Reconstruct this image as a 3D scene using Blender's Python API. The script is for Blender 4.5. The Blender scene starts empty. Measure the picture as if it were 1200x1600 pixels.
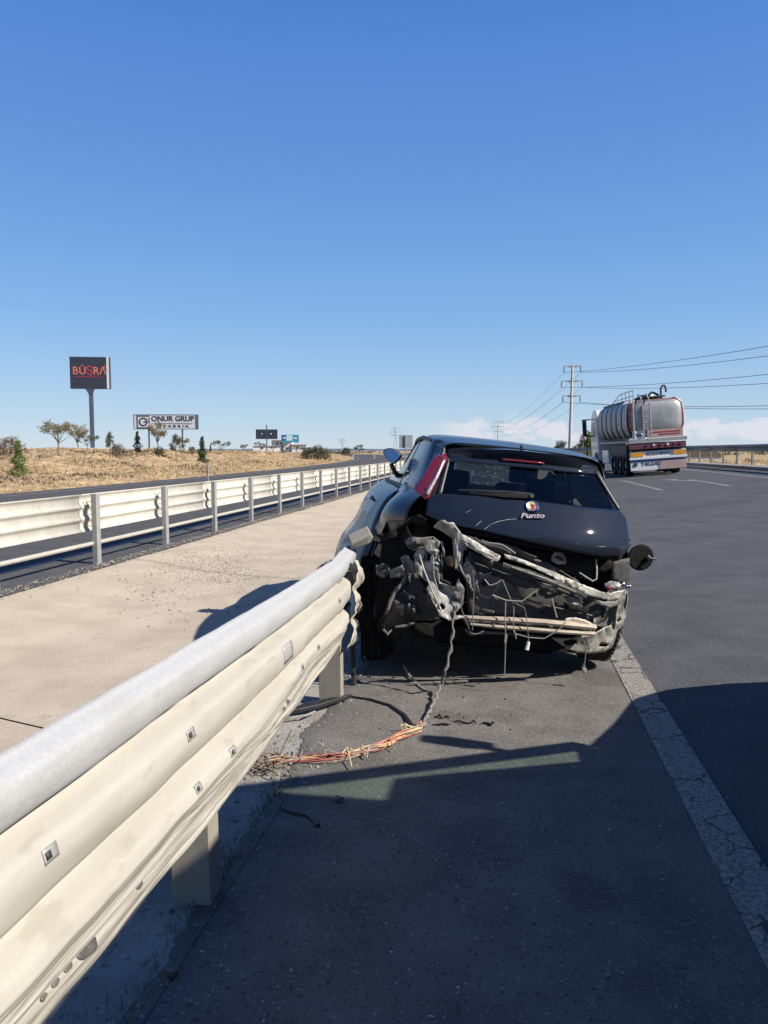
import bpy, bmesh, math, random
import numpy as np
from mathutils import Vector, Matrix, Euler, noise
random.seed(7); rng = np.random.default_rng(7)
scn = bpy.context.scene
COL = scn.collection
PI = math.pi

# ------------------------------------------------------------------ camera, sky, sun, exposure
CAM_H = 1.5
F_PX = 1200.0                                   # focal length in photo pixels (frame 1200 x 1600)
PITCH = math.atan(96 / 1200); YAW = math.atan(190 / 1200 * math.cos(PITCH))
fw = np.array([-math.sin(YAW) * math.cos(PITCH), math.cos(YAW) * math.cos(PITCH), -math.sin(PITCH)])
rt = np.array([math.cos(YAW), math.sin(YAW), 0.0]); up = np.cross(rt, fw)
CAM = np.array([0.0, 0.0, CAM_H])
cd = bpy.data.cameras.new('camera'); cam = bpy.data.objects.new('camera', cd); COL.objects.link(cam)
cam.location = CAM; cam.rotation_euler = (PI / 2 - PITCH, 0, YAW)
cd.sensor_fit = 'VERTICAL'; cd.sensor_height = 24; cd.sensor_width = 18; cd.lens = 24 * F_PX / 1600
cd.clip_start = 0.05; cd.clip_end = 9000
scn.camera = cam

SUN_EL = math.radians(38.5); SUN_AZ = math.atan2(0.97, -0.23)      # azimuth from +Y towards +X
sd = np.array([math.sin(SUN_AZ) * math.cos(SUN_EL), math.cos(SUN_AZ) * math.cos(SUN_EL), math.sin(SUN_EL)])
world = bpy.data.worlds.new('World'); scn.world = world; world.use_nodes = True
wn = world.node_tree; wn.nodes.clear(); W = wn.nodes.new; WL = wn.links.new
sky = W('ShaderNodeTexSky'); sky.sky_type = 'NISHITA'; sky.sun_disc = False
sky.sun_elevation = SUN_EL; sky.sun_rotation = SUN_AZ
sky.air_density = 1.0; sky.dust_density = 0.2; sky.ozone_density = 1.6; sky.altitude = 1000
hs = W('ShaderNodeHueSaturation'); hs.inputs['Saturation'].default_value = 1.12; WL(sky.outputs[0], hs.inputs['Color'])
tc = W('ShaderNodeTexCoord'); sep = W('ShaderNodeSeparateXYZ'); WL(tc.outputs['Generated'], sep.inputs[0])
def wmath(op, a, b=None, c=None, clamp=False):
    n = W('ShaderNodeMath'); n.operation = op; n.use_clamp = clamp
    for i, v in enumerate((a, b, c)):
        if v is None: continue
        if isinstance(v, (int, float)): n.inputs[i].default_value = v
        else: WL(v, n.inputs[i])
    return n.outputs[0]
def wrange(v, a, b, c=0.0, d=1.0):
    n = W('ShaderNodeMapRange'); n.interpolation_type = 'SMOOTHSTEP'; WL(v, n.inputs[0])
    for i, q in enumerate((a, b, c, d)): n.inputs[i + 1].default_value = q
    return n.outputs[0]
az = wmath('ARCTAN2', sep.outputs['X'], sep.outputs['Y'])
comb = W('ShaderNodeCombineXYZ'); WL(az, comb.inputs[0]); WL(wmath('MULTIPLY', sep.outputs['Z'], 1.7), comb.inputs[1])
n1 = W('ShaderNodeTexNoise'); n1.inputs['Scale'].default_value = 17; n1.inputs['Detail'].default_value = 9; n1.inputs['Roughness'].default_value = 0.60
WL(comb.outputs[0], n1.inputs['Vector'])
band = wmath('MULTIPLY', wrange(sep.outputs['Z'], 0.004, 0.016), wrange(sep.outputs['Z'], 0.030, 0.058, 1.0, 0.0))
azm = wrange(az, -0.11, -0.04)
dens = wrange(wmath('ADD', n1.outputs['Fac'], wmath('MULTIPLY', band, 0.17)), 0.60, 0.685)
dens = wmath('MULTIPLY', wmath('MULTIPLY', dens, band), azm)
SKY_K = 7.07                                     # sky radiance per unit of picture brightness at this strength and exposure
gradn = W('ShaderNodeValToRGB'); WL(sep.outputs['Z'], gradn.inputs[0])
GR = [(0.0, (.535, .655, .80)), (.0445, (.423, .597, .797)), (.164, (.225, .45, .805)), (.309, (.138, .325, .735)), (.476, (.085, .235, .675)), (1.0, (.05, .15, .50))]
while len(gradn.color_ramp.elements) < len(GR): gradn.color_ramp.elements.new(.5)
for e_, (p_, c_) in zip(gradn.color_ramp.elements, GR): e_.position = p_; e_.color = (*c_, 1)
sc1 = W('ShaderNodeVectorMath'); sc1.operation = 'SCALE'; WL(gradn.outputs[0], sc1.inputs[0]); sc1.inputs['Scale'].default_value = SKY_K
cm = W('ShaderNodeMix'); cm.data_type = 'RGBA'; cm.inputs[0].default_value = 0.85; WL(hs.outputs[0], cm.inputs[6]); WL(sc1.outputs[0], cm.inputs[7])
cm2 = W('ShaderNodeMix'); cm2.data_type = 'RGBA'; WL(wmath('MULTIPLY', dens, 0.85), cm2.inputs[0]); WL(cm.outputs[2], cm2.inputs[6]); cm2.inputs[7].default_value = (.77 * SKY_K, .77 * SKY_K, .84 * SKY_K, 1)
bg = W('ShaderNodeBackground'); bg.inputs['Strength'].default_value = 0.0707; WL(cm2.outputs[2], bg.inputs['Color'])
wo = W('ShaderNodeOutputWorld'); WL(bg.outputs[0], wo.inputs[0])
sl = bpy.data.lights.new('sun', 'SUN'); sl.energy = 5.0; sl.angle = math.radians(0.53); sl.color = (1.0, 0.93, 0.83)
sun = bpy.data.objects.new('sun', sl); COL.objects.link(sun)
sun.rotation_euler = Vector((-sd[0], -sd[1], -sd[2])).to_track_quat('-Z', 'Y').to_euler(); sun.location = (20, -10, 30)
vs = scn.view_settings; scn.display_settings.display_device = 'sRGB'
vs.view_transform = 'Standard'; vs.look = 'None'; vs.exposure = 1.0; vs.gamma = 1.0; vs.use_curve_mapping = False

# ------------------------------------------------------------------ materials
ALB = 0.75                                       # all surface colours below were noted for half a stop less exposure
def ramp(n, els):
    cr = n.color_ramp
    while len(cr.elements) < len(els): cr.elements.new(0.5)
    for e, (p, c) in zip(cr.elements, els):
        e.position = p; e.color = (c[0], c[1], c[2], 1) if len(c) >= 3 else (c[0],) * 3 + (1,)
def mat(name, c1, c2=None, scale=8, rough=0.6, metal=0.0, bump=0.0, bscale=None, coat=0.0, detail=5, lo=0.35, hi=0.65, spec=0.5, specks=None, stretch=None, bdist=0.01):
    m = bpy.data.materials.new(name); m.use_nodes = True; nt = m.node_tree; N = nt.nodes; L = nt.links.new
    b = N['Principled BSDF']; b.inputs['Roughness'].default_value = rough; b.inputs['Metallic'].default_value = metal
    b.inputs['Coat Weight'].default_value = coat; b.inputs['Coat Roughness'].default_value = 0.03
    b.inputs['Specular IOR Level'].default_value = spec
    t = N.new('ShaderNodeTexCoord'); vec = t.outputs['Object']
    if stretch:
        mp = N.new('ShaderNodeMapping'); mp.inputs['Scale'].default_value = stretch; L(vec, mp.inputs[0]); vec = mp.outputs[0]
    if c2 is None: c2 = tuple(x * 0.8 for x in c1)
    if metal < .75:
        c1 = tuple(x * ALB for x in c1); c2 = tuple(x * ALB for x in c2); specks = [(a_, t_, tuple(x * ALB for x in c_), m_) for a_, t_, c_, m_ in specks] if specks else None
    n = N.new('ShaderNodeTexNoise'); n.inputs['Scale'].default_value = scale; n.inputs['Detail'].default_value = detail; n.inputs['Roughness'].default_value = 0.62
    L(vec, n.inputs['Vector'])
    r = N.new('ShaderNodeValToRGB'); ramp(r, [(lo, c1), (hi, c2)]); L(n.outputs['Fac'], r.inputs[0]); col = r.outputs[0]
    if specks:
        for sc_, thr, cs, amt in specks:
            v = N.new('ShaderNodeTexNoise'); v.inputs['Scale'].default_value = sc_; v.inputs['Detail'].default_value = 2; L(vec, v.inputs['Vector'])
            mr = N.new('ShaderNodeMapRange'); mr.inputs[1].default_value = thr; mr.inputs[2].default_value = thr + 0.06; mr.inputs[4].default_value = amt; L(v.outputs['Fac'], mr.inputs[0])
            mx = N.new('ShaderNodeMix'); mx.data_type = 'RGBA'; L(mr.outputs[0], mx.inputs[0]); L(col, mx.inputs[6]); mx.inputs[7].default_value = (*cs, 1); col = mx.outputs[2]
    L(col, b.inputs['Base Color'])
    if bump:
        bn = N.new('ShaderNodeTexNoise'); bn.inputs['Scale'].default_value = bscale or scale * 4; bn.inputs['Detail'].default_value = 4; L(vec, bn.inputs['Vector'])
        bu = N.new('ShaderNodeBump'); bu.inputs['Strength'].default_value = bump; bu.inputs['Distance'].default_value = bdist; L(bn.outputs['Fac'], bu.inputs['Height']); L(bu.outputs[0], b.inputs['Normal'])
    return m
def glass(name, tint, rough=0.0, refl=0.12, cracks=False):
    m = bpy.data.materials.new(name); m.use_nodes = True; nt = m.node_tree; N = nt.nodes; L = nt.links.new
    N.remove(N['Principled BSDF']); o = N['Material Output']
    tr = N.new('ShaderNodeBsdfTransparent'); tr.inputs[0].default_value = (*tint, 1)
    gl = N.new('ShaderNodeBsdfGlossy'); gl.inputs['Roughness'].default_value = rough
    lw = N.new('ShaderNodeFresnel'); lw.inputs['IOR'].default_value = 1.5
    mx = N.new('ShaderNodeMixShader'); L(lw.outputs[0], mx.inputs[0]); L(tr.outputs[0], mx.inputs[1]); L(gl.outputs[0], mx.inputs[2])
    out = mx.outputs[0]
    if cracks:
        t = N.new('ShaderNodeTexCoord'); v = N.new('ShaderNodeTexVoronoi'); v.feature = 'DISTANCE_TO_EDGE'; v.inputs['Scale'].default_value = 7; wv = N.new('ShaderNodeTexNoise'); wv.inputs['Scale'].default_value = 6; L(t.outputs['Object'], wv.inputs['Vector']); wx = N.new('ShaderNodeMix'); wx.data_type = 'VECTOR'; wx.inputs[0].default_value = 0.35; L(t.outputs['Object'], wx.inputs[4]); L(wv.outputs['Color'], wx.inputs[5]); L(wx.outputs[1], v.inputs['Vector'])
        mr = N.new('ShaderNodeMapRange'); mr.inputs[1].default_value = 0.0; mr.inputs[2].default_value = 0.03; mr.inputs[3].default_value = 0.6; mr.inputs[4].default_value = 0.10; L(v.outputs['Distance'], mr.inputs[0])
        df = N.new('ShaderNodeBsdfTranslucent'); df.inputs[0].default_value = (0.75, 0.85, 0.85, 1)
        m2 = N.new('ShaderNodeMixShader'); L(mr.outputs[0], m2.inputs[0]); L(out, m2.inputs[1]); L(df.outputs[0], m2.inputs[2]); out = m2.outputs[0]
    L(out, o.inputs[0]); return m
M = {}
M['asphalt_old'] = mat('worn shoulder asphalt', (0.122, 0.115, 0.105), (0.178, 0.168, 0.153), 3, 0.9, bump=0.9, bscale=170, bdist=0.006, spec=0.08,
    specks=[(1.1, 0.56, (0.085, 0.08, 0.075), 0.55), (120, 0.60, (0.26, 0.24, 0.22), 0.75), (60, 0.62, (0.045, 0.043, 0.042), 0.7), (45, 0.63, (0.24, 0.225, 0.205), 0.55), (58, 0.70, (0.60, 0.58, 0.55), 0.9)])
M['asphalt'] = mat('road asphalt', (0.071, 0.073, 0.080), (0.098, 0.100, 0.107), 2.2, 0.85, bump=0.8, bscale=170, bdist=0.006, spec=0.10,
    specks=[(0.7, 0.56, (0.062, 0.062, 0.066), 0.6), (120, 0.60, (0.18, 0.175, 0.17), 0.7), (60, 0.62, (0.04, 0.04, 0.044), 0.6), (45, 0.63, (0.16, 0.157, 0.155), 0.5), (58, 0.715, (0.5, 0.5, 0.5), 0.8)])
M['asphalt_far'] = mat('opposite road asphalt', (0.07, 0.07, 0.073), (0.10, 0.10, 0.10), 3, 0.9, bump=0.6, bscale=120, spec=0.06, specks=[(100, 0.6, (0.16, 0.16, 0.16), 0.6)])
M['concrete'] = mat('median concrete', (0.40, 0.335, 0.255), (0.50, 0.425, 0.33), 1.6, 0.95, bump=0.5, bscale=60, spec=0.15,
    specks=[(55, 0.60, (0.33, 0.285, 0.23), 0.55), (9, 0.62, (0.36, 0.31, 0.25), 0.5), (140, 0.63, (0.56, 0.51, 0.44), 0.6)])
M['gutter'] = mat('grey gutter concrete', (0.22, 0.208, 0.185), (0.34, 0.318, 0.28), 4, 0.95, bump=0.8, bscale=50, spec=0.15, specks=[(30, 0.62, (0.10, 0.095, 0.09), 0.7), (90, 0.62, (0.40, 0.38, 0.34), 0.6)])
M['stone'] = mat('loose grit', (0.22, 0.19, 0.15), (0.40, 0.355, 0.29), 30, 0.95)
M['earth'] = mat('dry earth', (0.29, 0.20, 0.115), (0.44, 0.325, 0.195), 0.7, 1.0, bump=1.0, bscale=2.2, bdist=0.4, spec=0.03,
    specks=[(0.45, 0.57, (0.19, 0.135, 0.078), 0.6), (4, 0.58, (0.50, 0.37, 0.215), 0.7), (2.2, 0.62, (0.15, 0.105, 0.06), 0.75)])
M['field'] = mat('far dry field', (0.40, 0.29, 0.16), (0.30, 0.24, 0.14), 0.03, 1.0, spec=0.05)
M['galv'] = mat('weathered galvanised steel', (0.39, 0.368, 0.315), (0.455, 0.432, 0.378), 5, 0.66, 0.1, bump=0.12, bscale=40, lo=0.3, hi=0.7,
    specks=[(18, 0.60, (0.33, 0.30, 0.245), 0.45), (60, 0.66, (0.47, 0.445, 0.385), 0.5)], stretch=(1, 0.35, 1))
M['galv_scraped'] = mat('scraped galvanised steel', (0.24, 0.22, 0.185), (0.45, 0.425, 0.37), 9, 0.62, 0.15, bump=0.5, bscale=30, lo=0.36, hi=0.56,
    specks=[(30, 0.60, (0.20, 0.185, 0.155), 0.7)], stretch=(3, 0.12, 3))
M['galv_pale'] = mat('pale galvanised steel', (0.50, 0.475, 0.41), (0.60, 0.575, 0.505), 4, 0.6, 0.05, bump=0.08, bscale=40, specks=[(12, 0.63, (0.42, 0.39, 0.33), 0.5)])  # evenly paler steel for the far median rail
M['galv_top'] = mat('sky-toned spangled zinc', (0.355, 0.36, 0.36), (0.425, 0.43, 0.43), 60, 0.6, 0.05, bump=0.12, bscale=90, lo=0.2, hi=0.8, specks=[(110, 0.60, (0.47, 0.475, 0.475), 0.4), (20, 0.66, (0.34, 0.34, 0.325), 0.35), (5, 0.62, (0.36, 0.355, 0.33), 0.4)])  # cool sky-lit grey of the upturned top hump is put into this colour
M['galv_post'] = mat('galvanised post', (0.29, 0.29, 0.28), (0.37, 0.365, 0.345), 6, 0.6, 0.2, bump=0.08)
M['post_beige'] = mat('dusty post steel', (0.27, 0.245, 0.195), (0.34, 0.31, 0.25), 5, 0.7, 0.05, bump=0.08)
M['galv_dull'] = mat('dull grey rail steel', (0.27, 0.265, 0.24), (0.36, 0.35, 0.315), 3, 0.6, 0.2)
M['paint'] = None
M['black_paint'] = mat('black car paint', (0.009, 0.0125, 0.021), (0.013, 0.017, 0.027), 3, 0.5, coat=1.0, spec=0.02, bump=0.02, bscale=6)
M['dull_paint'] = mat('dull black car paint', (0.009, 0.012, 0.019), (0.014, 0.017, 0.024), 4, 0.30, coat=0.30, spec=0.22, bump=0.04, bscale=5)  # weaker coat and gloss than the tailgate paint
M['trim'] = mat('black trim plastic', (0.012, 0.012, 0.013), (0.02, 0.02, 0.021), 20, 0.5)
M['matte_black'] = mat('black for parts and shade', (0.008, 0.008, 0.009), (0.014, 0.013, 0.013), 10, 0.9, spec=0.2)  # flat black parts, plus sheets standing in for shade at the left wheel
M['rubber'] = mat('tyre rubber', (0.014, 0.014, 0.014), (0.022, 0.021, 0.02), 12, 0.8, bump=0.2)
M['interior'] = mat('dark cabin cloth', (0.02, 0.02, 0.022), (0.035, 0.034, 0.034), 12, 0.9)
M['car_glass'] = glass('tinted car glass', (0.17, 0.20, 0.21))
M['side_glass'] = glass('dark side glass', (0.25, 0.3, 0.32))
M['screen_glass'] = glass('cracked windscreen', (0.75, 0.85, 0.82), cracks=True)
M['van_glass'] = glass('green tinted glass', (0.62, 0.78, 0.68))
M['grey_metal'] = mat('dusty torn sheet metal', (0.18, 0.174, 0.162), (0.43, 0.418, 0.39), 9, 0.55, 0.15, bump=0.5, bscale=22, specks=[(16, 0.57, (0.07, 0.067, 0.06), 0.8), (50, 0.62, (0.42, 0.40, 0.37), 0.5)])
M['dirty_metal'] = mat('dirty dark sheet metal', (0.045, 0.043, 0.04), (0.115, 0.108, 0.098), 6, 0.65, bump=0.5, bscale=16, specks=[(11, 0.62, (0.2, 0.19, 0.17), 0.5)])
M['mid_metal'] = mat('scuffed grey panel', (0.10, 0.096, 0.088), (0.20, 0.19, 0.172), 6, 0.6, 0.05, bump=0.4, bscale=14)
M['beige_metal'] = mat('bare beige metal', (0.34, 0.285, 0.215), (0.46, 0.395, 0.31), 14, 0.5, 0.1, bump=0.2, specks=[(14, 0.62, (0.30, 0.24, 0.18), 0.6)])
M['pale_metal'] = mat('pale primer metal', (0.20, 0.19, 0.165), (0.42, 0.40, 0.355), 10, 0.5, 0.1, bump=0.35, specks=[(16, 0.57, (0.10, 0.095, 0.082), 0.8), (60, 0.62, (0.50, 0.48, 0.43), 0.5)])
M['liner'] = mat('torn arch liner', (0.025, 0.025, 0.023), (0.06, 0.058, 0.052), 8, 0.8, bump=0.6, bscale=22)
M['lens_red'] = mat('red lamp lens', (0.20, 0.009, 0.016), (0.12, 0.006, 0.011), 9, 0.12, coat=1.0)
M['lens_dark'] = mat('smoked lamp lens', (0.16, 0.02, 0.025), (0.10, 0.015, 0.02), 8, 0.15, coat=1.0)
M['lens_white'] = mat('clear lamp strip', (0.50, 0.46, 0.48), (0.22, 0.18, 0.19), 70, 0.2, coat=1.0)
M['chrome'] = mat('chrome', (0.7, 0.7, 0.72), (0.6, 0.6, 0.62), 5, 0.15, 1.0)
M['mirror'] = mat('mirror glass', (0.58, 0.56, 0.52), (0.58, 0.56, 0.52), 5, 0.02, 1.0)
M['red'] = mat('red', (0.40, 0.03, 0.035), (0.32, 0.025, 0.03), 8, 0.5)
M['yellow'] = mat('yellow', (0.75, 0.50, 0.06), (0.65, 0.42, 0.05), 8, 0.4)
M['white'] = mat('white', (0.78, 0.78, 0.77), (0.70, 0.70, 0.69), 4, 0.5)
M['wire_dark'] = mat('cloth taped loom', (0.11, 0.10, 0.09), (0.22, 0.205, 0.185), 60, 0.9)
M['wire_red'] = mat('red wire', (0.42, 0.13, 0.10), (0.34, 0.09, 0.07), 20, 0.6)
M['wire_orange'] = mat('orange wire', (0.50, 0.24, 0.13), (0.42, 0.19, 0.10), 20, 0.6)
M['wire_yellow'] = mat('yellow wire', (0.60, 0.48, 0.22), (0.5, 0.4, 0.18), 20, 0.6)
M['wire_pale'] = mat('pale wire', (0.33, 0.30, 0.255), (0.24, 0.22, 0.19), 20, 0.7)
M['twig'] = mat('dry twig', (0.12, 0.085, 0.055), (0.2, 0.145, 0.10), 20, 0.9)
M['weed'] = mat('dry weed', (0.10, 0.11, 0.045), (0.19, 0.17, 0.08), 10, 0.9)
M['straw'] = mat('dry straw grass', (0.50, 0.375, 0.20), (0.38, 0.28, 0.15), 0.6, 1.0)
M['bark'] = mat('bark', (0.13, 0.095, 0.065), (0.2, 0.15, 0.11), 6, 0.95)
M['leaf'] = mat('pine foliage', (0.045, 0.062, 0.024), (0.095, 0.105, 0.045), 2.5, 0.85)
M['leaf_dark'] = mat('cypress foliage', (0.025, 0.042, 0.018), (0.055, 0.075, 0.03), 2.5, 0.85)
M['leaf_olive'] = mat('yellowed foliage', (0.15, 0.125, 0.055), (0.24, 0.195, 0.095), 2.0, 0.9)
M['leaf_bright'] = mat('bright foliage', (0.09, 0.135, 0.025), (0.16, 0.2, 0.05), 1.5, 0.85)
M['leaf_brown'] = mat('brownish scrub', (0.13, 0.10, 0.065), (0.2, 0.155, 0.1), 3, 0.95)
M['navy'] = mat('navy sign face', (0.018, 0.024, 0.045), (0.022, 0.028, 0.05), 2, 0.55)
M['navy_pole'] = mat('dark blue grey steel', (0.055, 0.075, 0.11), (0.07, 0.09, 0.13), 2, 0.5)
M['sign_grey'] = mat('pale grey sign face', (0.52, 0.53, 0.57), (0.56, 0.57, 0.60), 1, 0.6)
M['ink'] = mat('dark lettering', (0.02, 0.025, 0.045), (0.025, 0.03, 0.05), 2, 0.6)
M['copper'] = mat('copper red lettering', (0.62, 0.17, 0.10), (0.55, 0.14, 0.09), 1, 0.5)
M['crimson'] = mat('crimson lettering', (0.42, 0.03, 0.05), (0.36, 0.03, 0.05), 1, 0.5)
M['teal'] = mat('blue poster', (0.02, 0.22, 0.38), (0.03, 0.30, 0.42), 0.6, 0.5)
M['blue'] = mat('deep blue poster', (0.02, 0.09, 0.30), (0.02, 0.1, 0.32), 0.6, 0.5)
M['pale_blue'] = mat('pale poster', (0.45, 0.62, 0.70), (0.5, 0.66, 0.72), 0.6, 0.5)
M['sign_back'] = mat('bare sign back', (0.30, 0.34, 0.35), (0.34, 0.37, 0.38), 1, 0.6, 0.1)
M['pole_conc'] = mat('pole steel', (0.42, 0.42, 0.40), (0.5, 0.5, 0.48), 2, 0.6)
M['cable'] = mat('cable', (0.10, 0.115, 0.14), (0.12, 0.13, 0.15), 2, 0.6)
M['pylon'] = mat('lattice steel', (0.36, 0.38, 0.42), (0.4, 0.42, 0.46), 1, 0.6)
M['plaster'] = mat('white plaster', (0.72, 0.71, 0.70), (0.66, 0.65, 0.64), 0.5, 0.8)
M['window_dark'] = mat('dark pane', (0.05, 0.06, 0.08), (0.06, 0.07, 0.09), 1, 0.2)
M['steel'] = mat('brushed tank steel', (0.30, 0.31, 0.315), (0.40, 0.405, 0.405), 2, 0.5, 0.6, bump=0.05, bscale=6, stretch=(1, 1, 0.3))
M['tank_rib'] = mat('matt grey tank panel', (0.42, 0.41, 0.39), (0.52, 0.505, 0.48), 1.2, 0.55, 0.35)
M['truck_white'] = mat('white truck paint', (0.72, 0.73, 0.75), (0.66, 0.67, 0.69), 2, 0.35, coat=0.5)
M['dark_red'] = mat('maroon chassis', (0.10, 0.022, 0.032), (0.14, 0.035, 0.045), 2, 0.5)
M['dark_steel'] = mat('dark chassis steel', (0.03, 0.031, 0.034), (0.05, 0.05, 0.053), 4, 0.6)
M['amber'] = mat('amber reflector', (0.70, 0.33, 0.02), (0.62, 0.27, 0.02), 3, 0.35)
M['pink_dust'] = mat('dusty pinkish panel', (0.36, 0.25, 0.23), (0.44, 0.32, 0.29), 3, 0.6)
M['grey_deck'] = mat('grey deck', (0.30, 0.31, 0.31), (0.38, 0.385, 0.38), 3, 0.5, 0.3)
M['hill'] = mat('hazy far hill', (0.115, 0.145, 0.19), (0.14, 0.17, 0.21), 0.004, 1.0, spec=0.0)
M['wood'] = mat('far scrubland', (0.07, 0.085, 0.07), (0.11, 0.115, 0.085), 0.05, 1.0, spec=0.0)
M['van'] = mat('navy van paint', (0.02, 0.03, 0.06), (0.018, 0.026, 0.05), 2, 0.4)

def paint_mat():
    m = bpy.data.materials.new('cracked white line paint'); m.use_nodes = True; nt = m.node_tree; N = nt.nodes; L = nt.links.new
    b = N['Principled BSDF']; b.inputs['Roughness'].default_value = 0.8; b.inputs['Specular IOR Level'].default_value = 0.25
    t = N.new('ShaderNodeTexCoord'); mp = N.new('ShaderNodeMapping'); L(t.outputs['Object'], mp.inputs[0])
    wob = N.new('ShaderNodeTexNoise'); wob.inputs['Scale'].default_value = 22; wob.inputs['Detail'].default_value = 3; L(t.outputs['Object'], wob.inputs['Vector'])
    wm = N.new('ShaderNodeMix'); wm.data_type = 'VECTOR'; wm.inputs[0].default_value = 0.045; L(t.outputs['Object'], wm.inputs[4]); L(wob.outputs['Color'], wm.inputs[5])
    v = N.new('ShaderNodeTexVoronoi'); v.feature = 'DISTANCE_TO_EDGE'; v.inputs['Scale'].default_value = 7.5; L(wm.outputs[1], v.inputs['Vector'])
    ms = N.new('ShaderNodeTexNoise'); ms.inputs['Scale'].default_value = 5; L(t.outputs['Object'], ms.inputs['Vector'])
    wid = N.new('ShaderNodeMapRange'); wid.inputs[1].default_value = 0.46; wid.inputs[2].default_value = 0.66; wid.inputs[3].default_value = 0.0; wid.inputs[4].default_value = 0.05; L(ms.outputs['Fac'], wid.inputs[0])
    lt = N.new('ShaderNodeMath'); lt.operation = 'LESS_THAN'; L(v.outputs['Distance'], lt.inputs[0]); L(wid.outputs[0], lt.inputs[1])
    n = N.new('ShaderNodeTexNoise'); n.inputs['Scale'].default_value = 60; n.inputs['Detail'].default_value = 4; L(t.outputs['Object'], n.inputs['Vector'])
    r = N.new('ShaderNodeValToRGB'); ramp(r, [(0.38, (0.12, 0.113, 0.098)), (0.55, (0.21, 0.196, 0.17)), (0.7, (0.27, 0.253, 0.222))]); L(n.outputs['Fac'], r.inputs[0])
    mx = N.new('ShaderNodeMix'); mx.data_type = 'RGBA'; L(lt.outputs[0], mx.inputs[0]); L(r.outputs[0], mx.inputs[6]); mx.inputs[7].default_value = (0.05, 0.046, 0.042, 1)
    L(mx.outputs[2], b.inputs['Base Color'])
    bu = N.new('ShaderNodeBump'); bu.inputs['Strength'].default_value = 0.6; bu.inputs['Distance'].default_value = 0.004; L(n.outputs['Fac'], bu.inputs['Height']); L(bu.outputs[0], b.inputs['Normal'])
    return m
M['paint'] = paint_mat()
M['paint_far'] = mat('faded lane paint', (0.12, 0.12, 0.12), (0.22, 0.215, 0.21), 3, 0.8, lo=0.4, hi=0.6)

# ------------------------------------------------------------------ mesh helpers
class MB:
    def __init__(s): s.v = []; s.f = []
    def add(s, vs_, fs_):
        o = len(s.v); s.v += [tuple(map(float, q)) for q in vs_]; s.f += [tuple(i + o for i in q) for q in fs_]; return s
    def box(s, c, d, rot=None):
        vs_ = [Vector((x * d[0] / 2, y * d[1] / 2, z * d[2] / 2)) for x in (-1, 1) for y in (-1, 1) for z in (-1, 1)]
        if rot is not None:
            R = Euler(rot).to_matrix(); vs_ = [R @ q for q in vs_]
        return s.add([q + Vector(c) for q in vs_], [(0, 1, 3, 2), (4, 6, 7, 5), (0, 4, 5, 1), (2, 3, 7, 6), (0, 2, 6, 4), (1, 5, 7, 3)])
    def tube(s, path, r, n=6, caps=True):
        path = [Vector(p) for p in path]; rs = r if hasattr(r, '__len__') else [r] * len(path)
        rings = []; prev = None
        for i, p in enumerate(path):
            t = (path[min(i + 1, len(path) - 1)] - path[max(i - 1, 0)]).normalized()
            a = prev if prev is not None else (Vector((0, 0, 1)) if abs(t.z) < 0.9 else Vector((1, 0, 0)))
            a = (a - t * a.dot(t)); a = a.normalized() if a.length > 1e-6 else t.orthogonal().normalized(); prev = a; b = t.cross(a)
            rings.append([p + (a * math.cos(2 * PI * k / n) + b * math.sin(2 * PI * k / n)) * rs[i] for k in range(n)])
        vs_ = [q for rg in rings for q in rg]; fs_ = []
        for i in range(len(path) - 1):
            for k in range(n): fs_.append((i * n + k, i * n + (k + 1) % n, (i + 1) * n + (k + 1) % n, (i + 1) * n + k))
        if caps: fs_ += [tuple(range(n - 1, -1, -1)), tuple((len(path) - 1) * n + k for k in range(n))]
        return s.add(vs_, fs_)
    def grid(s, rows, close=False):
        nr, nc = len(rows), len(rows[0]); fs_ = []
        for i in range(nr - 1):
            for j in range(nc - (0 if close else 1)): fs_.append((i * nc + j, i * nc + (j + 1) % nc, (i + 1) * nc + (j + 1) % nc, (i + 1) * nc + j))
        return s.add([p for r_ in rows for p in r_], fs_)
    def lathe(s, prof, c=(0, 0, 0), axis='x', n=28):
        rows = []
        for k in range(n):
            a = 2 * PI * k / n; ro = []
            for r_, h in prof:
                p = {'x': (h, r_ * math.cos(a), r_ * math.sin(a)), 'y': (r_ * math.cos(a), h, r_ * math.sin(a)), 'z': (r_ * math.cos(a), r_ * math.sin(a), h)}[axis]
                ro.append((p[0] + c[0], p[1] + c[1], p[2] + c[2]))
            rows.append(ro)
        rows.append(rows[0]); return s.grid(rows)
    def prism(s, poly, h, axis=2):
        """poly of 3D points, extruded by vector h"""
        n = len(poly); h = Vector(h); p = [Vector(q) for q in poly]
        return s.add(p + [q + h for q in p], [tuple(range(n - 1, -1, -1)), tuple(range(n, 2 * n))] + [(i, (i + 1) % n, n + (i + 1) % n, n + i) for i in range(n)])
    def build(s, name, m, parent=None, smooth=False, bevel=0.0, solid=0.0, sub=0, loc=None, angle=40, off=0.0):
        me = bpy.data.meshes.new(name); me.from_pydata(s.v, [], s.f); me.update()
        bm = bmesh.new(); bm.from_mesh(me); bmesh.ops.recalc_face_normals(bm, faces=bm.faces); bm.to_mesh(me); bm.free()
        return link(name, me, m, parent, smooth, bevel, solid, sub, loc, angle, off)
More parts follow.
